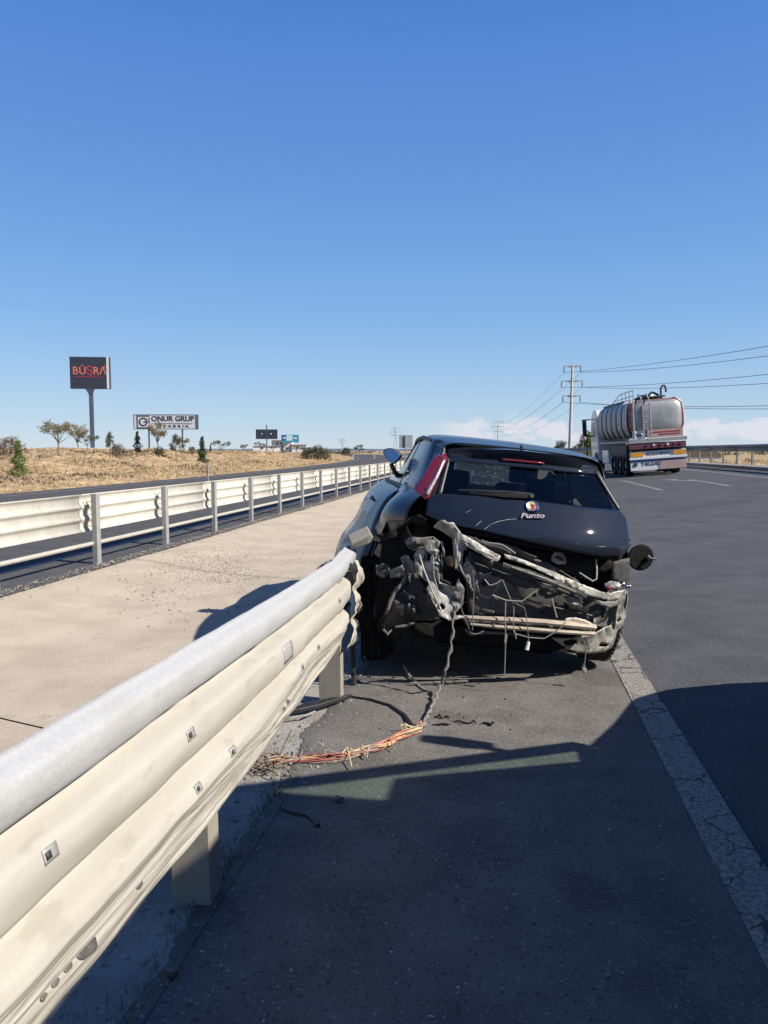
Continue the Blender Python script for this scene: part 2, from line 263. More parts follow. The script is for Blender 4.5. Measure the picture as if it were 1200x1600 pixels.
def link(name, me, m, parent=None, smooth=False, bevel=0.0, solid=0.0, sub=0, loc=None, angle=40, off=0.0):
    o = bpy.data.objects.new(name, me); COL.objects.link(o)
    for mm in (m if isinstance(m, (list, tuple)) else [m]): me.materials.append(mm)
    if parent: o.parent = parent
    if loc is not None: o.location = loc
    if sub: q = o.modifiers.new('s', 'SUBSURF'); q.levels = q.render_levels = sub
    if solid: q = o.modifiers.new('t', 'SOLIDIFY'); q.thickness = solid; q.offset = off
    if bevel: q = o.modifiers.new('b', 'BEVEL'); q.width = bevel; q.segments = 2; q.limit_method = 'ANGLE'
    if smooth:
        me.shade_smooth()
        if angle < 180:
            me.set_sharp_from_angle(angle=math.radians(angle))
    return o
def empty(name, loc=(0, 0, 0), rot=(0, 0, 0), mode='XYZ'):
    o = bpy.data.objects.new(name, None); COL.objects.link(o); o.location = loc; o.rotation_mode = mode; o.rotation_euler = rot; o.empty_display_size = 0.2; return o
def tag(o, label=None, cat=None, group=None, kind=None):
    if label: o['label'] = label
    if cat: o['category'] = cat
    if group: o['group'] = group
    if kind: o['kind'] = kind
    return o
def text(name, body, size, m, parent, loc, rot, extrude=0.004, shear=0.0, sx=1.0, align='CENTER', bold=0.0):
    c = bpy.data.curves.new(name, 'FONT'); c.body = body; c.size = size; c.extrude = extrude; c.shear = shear; c.align_x = align; c.align_y = 'CENTER'; c.offset = bold; c.resolution_u = 3
    t = bpy.data.objects.new(name, c); COL.objects.link(t); bpy.context.view_layer.update()
    me = bpy.data.meshes.new_from_object(t.evaluated_get(bpy.context.evaluated_depsgraph_get())); bpy.data.objects.remove(t)
    o = link(name, me, m, parent); o.location = loc; o.rotation_euler = rot; o.scale = (sx, 1, 1); return o
def fbm(x, y, z=0.0, o=4): return noise.fractal(Vector((x, y, z)), 1.0, 2.0, o)
def lerp(a, b, t): return a + (b - a) * t
def interp(x, pts): return float(np.interp(x, [p[0] for p in pts], [p[1] for p in pts]))

# ------------------------------------------------------------------ survey: sight lines from the camera position
def ray(u, v): return (u - 600) / F_PX * rt - (v - 800) / F_PX * up + fw
def ground(u, v, z=0.0):
    d = ray(u, v); t = (z - CAM_H) / d[2]; return Vector(CAM + t * d)
def at(u, v, y):
    d = ray(u, v); return Vector(CAM + d * (y / d[1]))

# ------------------------------------------------------------------ terrain and roads
def cx(y): return -0.0008 * max(0.0, y - 25) ** 2 if y < 160 else cx(159.99) - 0.216 * (y - 160)
def road_z(xr): return 0.075 * max(0.0, xr - 0.78) if xr < 10.9 else 0.075 * 10.12
YS = [-14 + i * 1.0 for i in range(0, 44)] + [30 + i * 3.0 for i in range(0, 40)] + [150 + i * 10 for i in range(0, 16)]
def strip(name, xs, m, zoff=0.0, ys=None, zf=None, kind='structure', parent=None, smooth=True):
    b = MB(); b.grid([[(x + cx(y), y, (zf(x, y) if zf else road_z(x)) + zoff) for x in xs] for y in (ys or YS)])
    o = b.build(name, m, parent, smooth=smooth)
    if kind and not parent: o['kind'] = kind
    return o
g = MB(); gx = [-3000, -1200, -500, -200, -100, -60, -24, -17, -5, 0, 12, 14, 20, 40, 100, 300, 900, 3000]
gy = [-300, -50, -14, 0, 20, 40, 60, 80, 100, 130, 160, 200, 300, 500, 900, 2000, 5000]
def far_z(x, y):
    xr = x - cx(min(y, 300))
    z = -0.35
    if xr > 12: z = lerp(-0.35, -1.4, min(1, (xr - 12) / 5))
    if y > 160: z = min(z, -0.35)
    return z
g.grid([[(x, y, far_z(x, y)) for x in gx] for y in gy]); tag(g.build('ground', M['field']), kind='structure')
strip('road', [0.93, 2.5, 4.5, 6.5, 8.5, 10.25], M['asphalt'])
strip('hard_shoulder', [-0.92, -0.4, 0.2, 0.77], M['asphalt_old'], 0.004)
sh = bpy.data.objects['hard_shoulder']
# ragged broken edge of the shoulder along the gutter
eb = MB(); rows = []
for i in range(420):
    y = 0.2 + i * 0.02
    e = -0.99 + 0.035 * fbm(y * 2.3, 3.1) + 0.022 * fbm(y * 14, 7.7) - 0.05 * math.exp(-((y - 3.9) / 0.35) ** 2)
    rows.append([(e, y, 0.0005), (e + 0.012, y, 0.0065), (-0.919, y, 0.0068)])
eb.grid(rows); tag(eb.build('shoulder_edge', M['asphalt_old'], smooth=True), kind='structure')
strip('gutter', [-1.5, -1.2, -0.9], M['gutter'], -0.002)
strip('opposite_road', [-17.2, -14, -10, -7, -5.1], M['asphalt_far'], 0.0)
strip('edge_strip', [0.765, 0.94], M['asphalt'], -0.0005)
ln = strip('edge_line', [0.765, 0.86, 0.935], M['paint'], 0.0085, ys=[-2 + 0.25 * i for i in range(130)] + YS[46:])
strip('far_edge_line', [8.55, 8.72], M['paint_far'], 0.006)
strip('opposite_edge_line', [-16.3, -16.15], M['paint_far'], 0.006)
strip('opposite_inner_line', [-6.15, -6.0], M['paint_far'], 0.006)
lm = empty('lane_markings'); lm['kind'] = 'structure'
for k, y0 in enumerate([6.0, 24.2, 42.4, 60.6, 78.8]):
    b = MB(); ys = [y0 + i for i in range(0, 9)]
    b.grid([[(x + cx(y), y, road_z(x) + 0.006) for x in (4.62, 4.77)] for y in ys]); b.build('lane_dash', M['paint_far'], lm)
# lane arrow painted on the right lane
b = MB()
def rp(x, y): return (x + cx(y), y, road_z(x) + 0.007)
b.add([rp(6.55, 24.4), rp(6.75, 24.4), rp(6.72, 29.4), rp(6.58, 29.4)], [(0, 1, 2, 3)])
b.add([rp(6.58, 28.0), rp(6.58, 28.8), rp(6.1, 30.0), rp(6.1, 29.3)], [(0, 1, 2, 3)])
b.add([rp(6.2, 29.0), rp(5.85, 30.6), rp(6.45, 30.4)], [(0, 1, 2)]); b.build('lane_arrow', M['paint_far'], lm)
# kerb at the right-hand rail
strip('kerb', [10.25, 10.26, 10.5, 10.9], M['gutter'], zf=lambda x, y: road_z(min(x, 10.9)) + (0.0 if x < 10.255 else 0.12))
strip('verge', [10.9, 12.5, 15, 19], M['earth'], zf=lambda x, y: {10.9: 0.86, 12.5: 0.55, 15: -0.6, 19: -1.45}[x])
# concrete median between the rails, in slabs with open joints
med = empty('median_pavement'); med['kind'] = 'structure'
JY = [-3.0, 4.03, 9.1, 14.3, 19.6, 25, 30.5, 36, 42, 48, 54, 60, 68, 76, 86, 98, 112, 130]
for i in range(len(JY) - 1):
    y0, y1 = JY[i] + 0.009, JY[i + 1] - 0.009
    for xa, xb in ((-5.22, -1.5),):
        b = MB(); rr = []
        n = max(3, int((y1 - y0) / 0.25)) if y1 < 20 else 8
        for k in range(n + 1):
            y = lerp(y0, y1, k / n); r_ = []
            for q in range(9):
                x = lerp(xa, xb, q / 8); wob = 0.0
                if q == 0 and xa < -5: wob = 0.06 * fbm(y * 1.7, 9.0)
                skew = 0.0
                r_.append((x + wob + cx(y), y - 0.40 * (x + 3.0) + 0.02 * fbm(x * 3, y0 if k == 0 else y1, 2.5) * (k in (0, n)), 0.018 - 0.09 * math.sin(PI * min(1, max(0, (x + 5.22) / 3.72))) ** 1.3 + 0.016 * fbm(x * 0.8, y * 0.8, 4) + (-0.03 if q == 0 and xa < -5 else 0)))
            rr.append(r_)
        b.grid(rr); b.build('concrete_slab', M['concrete'], med, smooth=True)
strip('median_bed', [-5.3, -4.4, -3.3, -2.3, -1.45], M['gutter'], 0.0, zf=lambda x, y: {-5.3: -.02, -4.4: -.13, -3.3: -.19, -2.3: -.13, -1.45: -.02}[x])
# earth embankment beyond the opposite carriageway
def bank_z(xr, y):
    t = (-17.2 - xr)
    base = interp(t, [(0, 0.0), (0.8, 0.12), (6.5, 1.25), (9, 1.45), (30, 1.6), (70, 1.2), (160, 0.2)])
    amp = interp(t, [(0, 0), (1, 0.22), (7, 0.42), (20, 0.30), (160, 0.2)])
    fade = interp(y, [(60, 1.0), (140, 0.65), (260, 0.3)])
    x = xr
    return (base + amp * fbm(x * 0.35, y * 0.22, 2.0, 5) + 0.16 * min(1, t) * fbm(x * 1.3, y * 1.0, 5.0, 5)) * fade - 0.02
bx = [-17.15 - 0.35 * i for i in range(30)] + [-28, -31, -35, -40, -50, -65, -90, -130, -180]
by = [8 + 0.45 * i for i in range(110)] + [58 + 1.5 * i for i in range(60)] + [150 + 10 * i for i in range(16)]
strip('embankment', bx, M['earth'], zf=bank_z, ys=by)
def bank_at(x, y): return bank_z(x - cx(y), y)

# ------------------------------------------------------------------ guardrails
def thrie(s):
    c = math.cos(2 * PI * 3 * s); return 0.058 * (1 - max(0.0, c) ** 1.7) + 0.008 * (1 - c)
def wave2(s): return 0.042 * (1 - math.tanh(1.7 * math.cos(2 * PI * 2 * s)) / math.tanh(1.7))
def beam_mesh(length, h, fn, n, nose=0.0):
    b = MB(); b.grid([[(fn(k / n), y, -h * k / n) for k in range(n + 1)] for y in np.linspace(0, length, 3)]); return b
def cpost(h, w=0.1, d=0.07, t=0.006):
    """open channel post, web facing +x"""
    b = MB(); b.box((0, 0, h / 2), (t, w, h)); b.box((-d / 2, -w / 2 + t / 2, h / 2), (d, t, h)); b.box((-d / 2, w / 2 - t / 2, h / 2), (d, t, h))
    b.box((-d + t / 2, -w / 2 + 0.012, h / 2), (t, 0.024, h)); b.box((-d + t / 2, w / 2 - 0.012, h / 2), (t, 0.024, h)); return b
def rail(root, xr, ys, seg, h, ztop, fn, n, m_beam, m_post, face, base, post_h, post_x, first_post=None, extras=None):
    """beam pieces of length seg whose humps face `face` (+1 = +x)"""
    proto = None; pp = None; ep = None
    y = ys[0]
    while y < ys[1]:
        x0, x1 = xr + cx(y), xr + cx(y + seg); a = math.atan2(x1 - x0, seg)
        if proto is None:
            proto = beam_mesh(seg + 0.04, h, fn, n).build('beam', m_beam, root, smooth=True, solid=0.004, angle=180)
            o = proto
        else:
            o = proto.copy(); COL.objects.link(o); o.parent = root
        o.location = (x0, y, base(xr) + ztop); o.rotation_euler = (0, 0, -a); o.scale = (face, 1, 1)
        for k in range(int(round(seg / 2.1))):
            yp = y + k * 2.1 + (first_post or 0)
            if pp is None: pp = cpost(post_h).build('post', m_post, root, bevel=0.002); o = pp
            else: o = pp.copy(); COL.objects.link(o); o.parent = root
            o.location = (post_x + cx(yp), yp, base(xr) - 0.02); o.rotation_euler = (0, 0, random.uniform(-.03, .03)); o.scale = (-face, 1, 1)
            if extras and yp < 34:
                for zb_ in (.10, .27, .42):
                    if ep is None:
                        q = MB(); q.tube([(0, .07, 0), (.05, .045, 0), (.075, 0, 0), (.05, -.045, 0), (0, -.07, 0)], .008, 6); ep = q.build('bracket', m_post, root, smooth=True); o = ep
                    else: o = ep.copy(); COL.objects.link(o); o.parent = root
                    o.location = (xr + .05 + cx(yp), yp, base(xr) + ztop - zb_)
        y += seg
fr = empty('guardrail', (-5.4, 3, 0)); tag(fr, 'long cream three-wave guardrail on grey posts along the far side of the concrete median', 'guardrail'); fr.location = (0, 0, 0)
def soft_thrie(s):
    c = math.cos(2 * PI * 3 * s); return 0.030 * (1 - max(0.0, c) ** 1.4) + 0.005 * (1 - c)
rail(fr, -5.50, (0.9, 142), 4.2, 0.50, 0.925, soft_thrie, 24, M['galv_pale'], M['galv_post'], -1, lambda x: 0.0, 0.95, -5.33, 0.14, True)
b = MB(); b.tube([(-5.40 + cx(y), y, 0.27) for y in np.arange(0.9, 140, 2.1)], 0.028, 8); b.build('rub_rail', M['galv'], fr, smooth=True)
rr_ = empty('guardrail'); tag(rr_, 'dull grey two-wave guardrail along the right edge of the road behind the tank truck', 'guardrail')
rail(rr_, 10.62, (12, 150), 4.2, 0.32, 0.93, wave2, 16, M['galv_dull'], M['galv_post'], -1, lambda x: 0.72 + 0.12, 0.86, 10.74, 0.5)

# near rail, hit by the car
nr = empty('guardrail', (0, 0, 0)); tag(nr, 'large dented cream guardrail in front, ending torn at the wrecked car', 'guardrail')
NR_H = 0.55
def near_pt(s, y):
    ztop = 0.938 - 0.016 * (y - 1.2); x = -0.925
    x += interp(y, [(-2, 0.0), (3.2, 0.0), (4.1, -0.02), (4.8, -0.09)])
    h = NR_H + 0.02 * math.sin(y * 1.1)
    ph = float(np.interp(s, [0, .125, .262, .415, .585, .74, .92, 1.0], [0, 1 / 6, 1 / 3, .5, 2 / 3, .80, .885, .98]))
    t = thrie(ph) * (.78 if s < .26 else 1.0 if s > .33 else lerp(.78, 1.0, (s - .26) / .07))
    low_ = max(0.0, (s - 0.70) / 0.30)
    t += low_ ** .6 * (0.010 * math.sin(s * 96 + .7 * math.sin(y * 1.3)) + 0.004 * math.sin(s * 210 + y) + 0.016 * fbm(s * 9, y * 0.9, 1.0, 3) + 0.012 * fbm(s * 22, y * 0.35, 8.0, 3))
    t += 0.006 * fbm(s * 4, y * 1.6, 3.0, 3) + 0.004 * fbm(s * 3, y * 5, 6.0, 2)
    if s > 0.72: t -= 0.04 * ((s - 0.72) / 0.28) ** 1.5 * interp(y, [(0, 0.5), (2, 0.7), (3.2, 1.0), (4.5, 1.8)])
    dent = math.exp(-((y - 3.55) / 0.5) ** 2) * math.exp(-((s - 0.75) / 0.16) ** 2) * 0.045
    t -= dent
    z = ztop - h * s + 0.012 * fbm(y * 0.9, s * 2.0, 11.0, 2) * s
    return x + t, z
rows = []
NY = 200
for i in range(NY + 1):
    r_ = []
    for k in range(61):
        s = k / 60; yend = 5.10 - 0.74 * s ** 1.3 + 0.05 * fbm(s * 9, 2.0, 1.0, 3)
        y = lerp(-2.2, yend, i / NY); x, z = near_pt(s, y)
        e = max(0.0, (y - (yend - 0.22)) / 0.22)
        x -= 0.10 * e ** 2 * (0.5 + s); z -= 0.03 * e ** 2 * math.sin(s * 12)
        r_.append((x, y, z))
    rows.append(r_)
def near_grid(name, ks, m):
    b = MB(); b.grid([[r_[k] for k in ks] for r_ in rows]); return b.build(name, m, nr, smooth=True, solid=0.004, angle=180)
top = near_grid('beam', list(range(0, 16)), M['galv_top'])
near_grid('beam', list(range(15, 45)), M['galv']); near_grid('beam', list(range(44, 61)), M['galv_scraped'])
for yp in (-1.95, 0.2, 2.30, 4.33):
    q = MB(); hh = 0.86
    q.box((0, 0, hh / 2), (0.005, 0.125, hh)); 
    q = cpost(hh, 0.13, 0.10, 0.006); o = q.build('post', M['post_beige'], nr, bevel=0.002); o.location = (-1.005, yp, -0.03); o.rotation_euler = (0, 0.05, -PI / 2 + 0.05)
    q = MB(); q.box((-1.0, yp, 0.72), (0.05, 0.1, 0.28)); q.build('spacer', M['post_beige'], nr)
# slotted plates and bolts on the front of the beam
def on_beam(name, pts, m, parent=None, off=.003):
    """thin plate that follows the beam face; pts = rows of (s, y)"""
    b_ = MB(); b_.grid([[(near_pt(s_, y_)[0] + off, y_, near_pt(s_, y_)[1] + off * .6) for s_, y_ in r_] for r_ in pts]); return b_.build(name, m, parent or nr, smooth=True, solid=.002, angle=180)
for s0, y0, w, hs in ((.345, 1.93, .05, .05), (.345, 1.28, .045, .05), (.665, 2.28, .045, .045), (.668, 2.0, .04, .04), (.335, 2.86, .13, .13), (.665, 3.25, .045, .045), (.665, 3.62, .045, .045), (.34, 3.95, .04, .05)):
    o = on_beam('bolt_plate', [[(s0 + hs * i / 4, y0 + w * j / 3) for j in range(4)] for i in range(5)], M['galv_post'])
    if w < .1: on_beam('slot', [[(s0 + hs * (.25 + .5 * i / 2), y0 + w * (.12 + .3 * j / 2)) for j in range(3)] for i in range(3)], M['dark_steel'], o, .0065)
for s0, y0, r0 in ((.835, 1.42, .020), (.835, 1.355, .008), (.838, 1.31, .007), (.84, 1.27, .006), (.83, 1.66, .010), (.80, 2.98, .014), (.805, 2.90, .012), (.82, 2.05, .008)):
    on_beam('scrape_mark', [[(s0 + math.sin(a_) * q * r0 * .8 / NR_H * (1 + .35 * fbm(math.cos(a_) * 2, math.sin(a_) * 2, y0 * 9)), y0 + math.cos(a_) * q * r0 * 1.7) for a_ in np.linspace(0, 2 * PI, 18)] for q in (.02, .35, .7, 1.0)], M['dirty_metal'], None, .0025)
for k in range(7):
    y0 = rng.uniform(1.3, 3.4); s0 = rng.uniform(.72, .84); l = rng.uniform(.15, .6)
    on_beam('scratch', [[(s0 + .0025 * q + .03 * i / 14, y0 + l * i / 14) for i in range(15)] for q in (0, 1)], M['liner'] if k % 2 else M['galv_post'], None, .002)
# folded torn length of beam under the car
rows2 = []
for i in range(70):
    t = i / 69; y = 4.55 + 2.6 * t; r_ = []
    for k in range(31):
        s = k / 30
        x = -0.90 - 0.04 * math.sin(min(1, t * 3) * PI / 2) - 0.50 * t ** 1.6 + 0.45 * thrie(s) + 0.03 * fbm(s * 5, y * 3, 2, 3)
        z = lerp(0.84, 0.50, min(1, t * 1.7)) - 0.50 * s * (1 - 0.35 * t) + 0.03 * fbm(s * 3, y * 2.5, 9, 3)
        r_.append((x, y - 0.25 * s, max(0.03, z)))
    rows2.append(r_)
b = MB(); b.grid(rows2); b.build('torn_beam', M['galv'], nr, smooth=True, solid=0.004, angle=180)
q = MB(); q.prism([(-.075, -.03, -.02), (.05, -.035, -.028), (.085, -.03, -.005), (.08, -.03, .03), (-.06, -.03, .028)], (0, .11, .01)); o = q.build('spacer', M['post_beige'], nr, bevel=.006); o.location = at(563, 845, 4.86); o.rotation_euler = (.35, -.42, .25)
q = MB(); q.prism([(-.05, -.036, -.010), (.035, -.041, -.014), (.045, -.036, .016), (-.045, -.036, .016)], (0, -.003, 0)); q.build('recess', M['mid_metal'], o)
q = MB(); c0 = at(582, 838, 4.98); q.box(c0, (0.12, 0.012, 0.05), (0.2, 0.2, -0.1)); c0 = at(597, 862, 5.0); q.box(c0, (0.09, 0.012, 0.09), (0.3, 0.5, -0.1)); q.build('torn_bracket', M['post_beige'], nr)

# ------------------------------------------------------------------ the wrecked car
CR = Matrix.Rotation(math.radians(12), 3, 'Z') @ Matrix.Rotation(math.radians(2), 3, 'X') @ Matrix.Rotation(math.radians(6.5), 3, 'Y')
CRn = np.array(CR); CT = np.array([0.045, 4.78, 0.10])
car = empty('wrecked_car', CT, (math.radians(2), math.radians(6.5), math.radians(12)), 'YXZ')
tag(car, 'smashed black hatchback with its rear bumper torn off, leaning against the guardrail end', 'car')
CC = CRn.T @ (CAM - CT)
def P(u, v, y):
    d = CRn.T @ ray(u, v); t = (y - CC[1]) / d[1]; return Vector(CC + t * d)
RP = [(.2, .12), (.45, .06), (.7, .02), (.80, 0), (.86, .004), (.92, .035), (1.0, .09), (1.08, .145), (1.3, .335), (1.36, .42)]
RPz = np.linspace(.1, 1.5, 281); RPy = np.convolve(np.pad(np.interp(RPz, [q[0] for q in RP], [q[1] for q in RP]), 10, 'edge'), np.hanning(23)[1:-1] / np.hanning(23).sum(), 'valid')
def rear_y(x, z): return float(np.interp(z, RPz, RPy)) + .16 * abs(x / .7) ** 2.5
def S(u, v, off=0.0):
    d = CRn.T @ ray(u, v); y = 0.0
    for i in range(36):
        p = CC + d * ((y - CC[1]) / d[1]); y = .5 * y + .5 * (rear_y(p[0], p[2]) + off)
    return Vector(p)
def resample(pl, n):
    pl = np.array(pl, float); d = np.r_[0, np.cumsum(np.linalg.norm(np.diff(pl, axis=0), axis=1))]; t = np.linspace(0, d[-1], n)
    return np.stack([np.interp(t, d, pl[:, k]) for k in range(pl.shape[1])], 1)
def patch(name, a, b_, m, parent, off=0.0, nu=40, nv=14, solid=0.012, bulge=0.0, smooth=True, fn=None, sub=0):
    A, B = resample(a, nu), resample(b_, nu); rows = []
    for j in range(nv):
        t = j / (nv - 1); r_ = []
        for i in range(nu):
            q = A[i] * (1 - t) + B[i] * t; o_ = off - bulge * math.sin(t * PI) + (fn(i / (nu - 1), t) if fn else 0)
            r_.append(S(q[0], q[1], o_))
        rows.append(r_)
    mb = MB(); mb.grid(rows); return mb.build(name, m, parent, smooth=smooth, solid=solid, angle=180, sub=sub)
def sheet(name, pts, m, parent, thick=0.006, crumple=0.02, cell=0.03, seed=0, holes=(), freq=9, smooth=True, holed=None):
    """crumpled sheet-metal piece; pts = (u, v, depth) sight points on its outline in car space"""
    out = [P(*q) for q in pts]; n = len(out)
    ax = [(q.x, q.z) for q in out]
    bm = bmesh.new(); vs_ = [bm.verts.new(q) for q in out]; bm.faces.new(vs_)
    bmesh.ops.triangulate(bm, faces=bm.faces)
    for _ in range(7):
        es = [e for e in bm.edges if e.calc_length() > cell * 1.6]
        if not es: break
        bmesh.ops.subdivide_edges(bm, edges=es, cuts=1, use_grid_fill=False); bmesh.ops.triangulate(bm, faces=bm.faces)
    for v in bm.verts:
        w = v.co + Vector((seed * 3.1, 0, seed * 1.7))
        nv_ = noise.noise_vector(w * freq); rg = (1 - 2.4 * abs(noise.noise(w * freq * .55))) + .5 * (1 - 2.4 * abs(noise.noise(w * freq * 1.3 + Vector((7, 3, 1)))))
        rag = noise.noise_vector(w * 55) * .004
        if v.is_boundary: v.co += Vector((nv_.x * crumple * .2 + rag.x, rg * crumple * .9, nv_.z * crumple * .2 + rag.z))
        else: v.co += Vector((nv_.x * crumple * .2, rg * crumple * 1.1, nv_.z * crumple * .2))
    if holes:
        kill = []
        for f in bm.faces:
            c = f.calc_center_median()
            for hp, ra, rb in holes:
                h = P(*hp)
                if ((c.x - h.x) / ra) ** 2 + ((c.z - h.z) / rb) ** 2 < 1: kill.append(f); break
        bmesh.ops.delete(bm, geom=kill, context='FACES')
    bmesh.ops.recalc_face_normals(bm, faces=bm.faces)
    me = bpy.data.meshes.new(name); bm.to_mesh(me); bm.free()
    return link(name, me, m, parent, smooth=smooth, solid=min(thick, .008), angle=24)

# body loft: half profile at every station, right side sound, left side pushed out
zt = [(.44, 1.405), (.8, 1.435), (1.3, 1.445), (1.85, 1.41), (2.3, 1.24), (2.85, 1.0), (3.4, .92), (3.75, .80), (3.95, .62)]
xrl = [(.44, .535), (.6, .565), (.9, .575), (1.6, .575), (2.0, .56), (2.85, .62), (3.4, .64), (3.95, .45)]
xbl = [(.2, .66), (1, .70), (2.85, .74), (3.6, .70), (3.95, .5)]
zbl = [(.2, 1.05), (1.0, 1.02), (2.85, .95), (3.6, .85), (3.95, .60)]
LDMG = {  # left flank: extra outward push by station, per level (shoulder, mid, low, sill)
    'y': [.2, .5, .8, 1.02, 1.12, 1.4, 1.8, 2.3, 2.8, 3.3, 3.95],
    's': [.03, .07, .05, -.02, .06, .09, .11, .11, .07, .03, 0],
    'm': [.0, .04, .03, .0, .08, .14, .17, .16, .09, .03, 0],
    'l': [.0, .0, .02, .04, .14, .24, .30, .29, .14, .04, 0],
    'b': [.0, .0, .03, .08, .20, .32, .40, .38, .18, .05, 0]}
def prof(y, side):
    z0 = interp(y, zt); xr_ = interp(y, xrl); xb = interp(y, xbl); zb = interp(y, zbl); k = interp(y, [(3.4, 1), (3.95, .72)])
    hood = y >= 2.85
    zr = z0 - (.02 if not hood else .03)
    pts = [(0, z0), (.25, z0 - .003), (xr_ - .09, z0 - .010), (xr_ - .03, zr - .004), (xr_, zr - .03)]
    if hood: zr = min(zr, zb + .02)
    pts += [(lerp(xr_, xb, .5), lerp(zr - .03, zb, .5)), (xb, zb), (xb + .055, zb - .05), (xb + .085 * k, zb - .12), (.835 * k, .72), (.84 * k, .60), (.835 * k, .45), (.80 * k, .28), (.76 * k, .20)]
    if side < 0:
        D = lambda key: float(np.interp(y, LDMG['y'], LDMG[key]))
        add = [0, 0, 0, 0, 0, 0, 0, .5 * D('s'), D('s'), lerp(D('s'), D('m'), .6), D('m'), D('l'), lerp(D('l'), D('b'), .7), D('b')]
        pts = [(x + a, z) for (x, z), a in zip(pts, add)]
    return [(side * x, y, z) for x, z in pts]
STN = [.44, .52, .62, .75, .9, 1.0, 1.06, 1.12, 1.25, 1.4, 1.6, 1.85, 2.05, 2.3, 2.55, 2.85, 3.1, 3.4, 3.6, 3.75, 3.87, 3.95]
shell, roofb, wind, sideL, sideR, pill = MB(), MB(), MB(), MB(), MB(), MB()
def fine(side):
    # densify by Catmull-like interpolation along the profile
    ys = sorted(set(np.round(np.concatenate([np.linspace(a, b_, 4) for a, b_ in zip(STN[:-1], STN[1:])]), 4)))
    return [(y, prof(y, side)) for y in ys]
ARCH = [(.66, .32, .36), (3.17, .30, .36)]
for side in (-1, 1):
    F = fine(side)
    for (ya, A), (yb, B) in zip(F[:-1], F[1:]):
        ym = (ya + yb) / 2
        for j in range(13):
            quad = [A[j], A[j + 1], B[j + 1], B[j]]; zc = sum(q[2] for q in quad) / 4
            if j < 4:
                if 1.87 < ym < 2.83 and j < 3: wind.add(quad, [(0, 1, 2, 3)])
                else: roofb.add(quad, [(0, 1, 2, 3)])
            elif j < 6:
                if 1.02 < ym < 2.62 and not (1.46 < ym < 1.54): (sideL if side < 0 else sideR).add(quad, [(0, 1, 2, 3)])
                else: pill.add(quad, [(0, 1, 2, 3)])
            else:
                if any(((ym - c) / r_) ** 2 + ((zc - .30) / r_) ** 2 < 1 for c, _, r_ in ARCH): continue
                if ym < 1.04 and zc < .74 and side < 0: continue
                if ym < .40 and zc < .55: continue
                shell.add(quad, [(0, 1, 2, 3)])
def weld(o, d=0.0005):
    bm = bmesh.new(); bm.from_mesh(o.data); bmesh.ops.remove_doubles(bm, verts=bm.verts, dist=d); bmesh.ops.recalc_face_normals(bm, faces=bm.faces); bm.to_mesh(o.data); bm.free(); o.data.shade_smooth(); return o
weld(roofb.build('roof', M['dull_paint'], car, sub=1, solid=0.004))
weld(shell.build('body_side', M['dull_paint'], car, sub=1, solid=0.004))
weld(pill.build('pillar', M['dull_paint'], car, solid=0.004))
weld(wind.build('windscreen', M['screen_glass'], car))
weld(sideL.build('side_window', M['side_glass'], car)); weld(sideR.build('side_window', M['side_glass'], car))
# left rear quarter, dented, with the arch lip torn away
qrows = []
QY = [.20, .30, .42, .55, .70, .85, .98, 1.05]
QX = {1.06: [.655, .66, .67, .68, .69, .69, .70, .70], .99: [.72, .755, .79, .80, .795, .77, .75, .745], .91: [.745, .80, .845, .865, .86, .82, .78, .775],
      .83: [.735, .795, .85, .88, .885, .86, .83, .82], .76: [.70, .76, .83, .875, .885, .87, .86, .86], .69: [.66, .74, .82, .87, .885, .88, .88, .90]}
for z in (1.06, .99, .91, .83, .76, .69):
    qrows.append([(-QX[z][i] + 0.012 * fbm(y * 5, z * 6, 3), y, z + (0.0 if z > .8 else 0.10 * max(0, .5 - y)) + (0.03 * fbm(y * 9, 1, 5) if z < .72 else 0)) for i, y in enumerate(QY)])
mb = MB(); mb.grid(qrows); mb.build('quarter_panel', M['dull_paint'], car, smooth=True, sub=2, solid=0.004, angle=180)
# rear pillar panel between side window, lamp and roof rail (left), and its twin on the right
for side in (-1, 1):
    rows = []
    for k in range(9):
        t = k / 8; z = lerp(1.40, 1.05, t); r_ = []
        for q in range(7):
            w = q / 6; y = lerp(rear_y(.5, z) + .06 + .05 * t, 1.04, w); x = lerp(interp(y, xrl), interp(y, xbl), t) + .012 * math.sin(w * PI) - (.0 if w > .01 else .03)
            if w == 0: x = lerp(.50, .63, t)
            r_.append((side * x, y, z - (.0 if t > 0 else 0)))
        rows.append(r_)
    mb = MB(); mb.grid(rows); mb.build('rear_pillar', M['dull_paint'], car, smooth=True, sub=1, solid=0.004, angle=180)
# tailgate
tg = patch('tailgate', [(667, 781), (676, 775), (686, 772), (760, 776.5), (832, 782.5), (904, 792.5), (968, 798), (979, 813)],
      [(665, 804), (690, 814), (715, 822), (757, 830), (832, 848), (898, 862), (940, 869), (973, 868), (985, 851)], M['black_paint'], car, -0.012, 60, 22, bulge=0.004)
# return lip along the lower tailgate edge
patch('tailgate_edge', [(668, 804), (715, 822), (757, 830), (832, 848), (898, 862), (940, 869), (972, 868)], [(672, 810), (715, 829), (757, 838), (832, 855), (898, 868), (940, 874), (970, 873)], M['matte_black'], tg, 0.02, 30, 3)
rw = patch('rear_window', [(701, 720), (730, 720.5), (760, 723), (820, 728), (860, 732), (929, 738)], [(686, 772.5), (760, 777), (832, 783), (904, 793), (968, 798)], M['car_glass'], car, 0.004, 30, 12, solid=0.0)
patch('window_frit', [(697, 712), (703, 719), (690, 772)], [(693, 714), (697.5, 720), (683, 773)], M['trim'], car, -0.002, 20, 3)
patch('window_frit', [(929, 737), (948, 768), (967, 798)], [(934, 735), (952, 765), (970.5, 796)], M['trim'], car, -0.002, 20, 3)
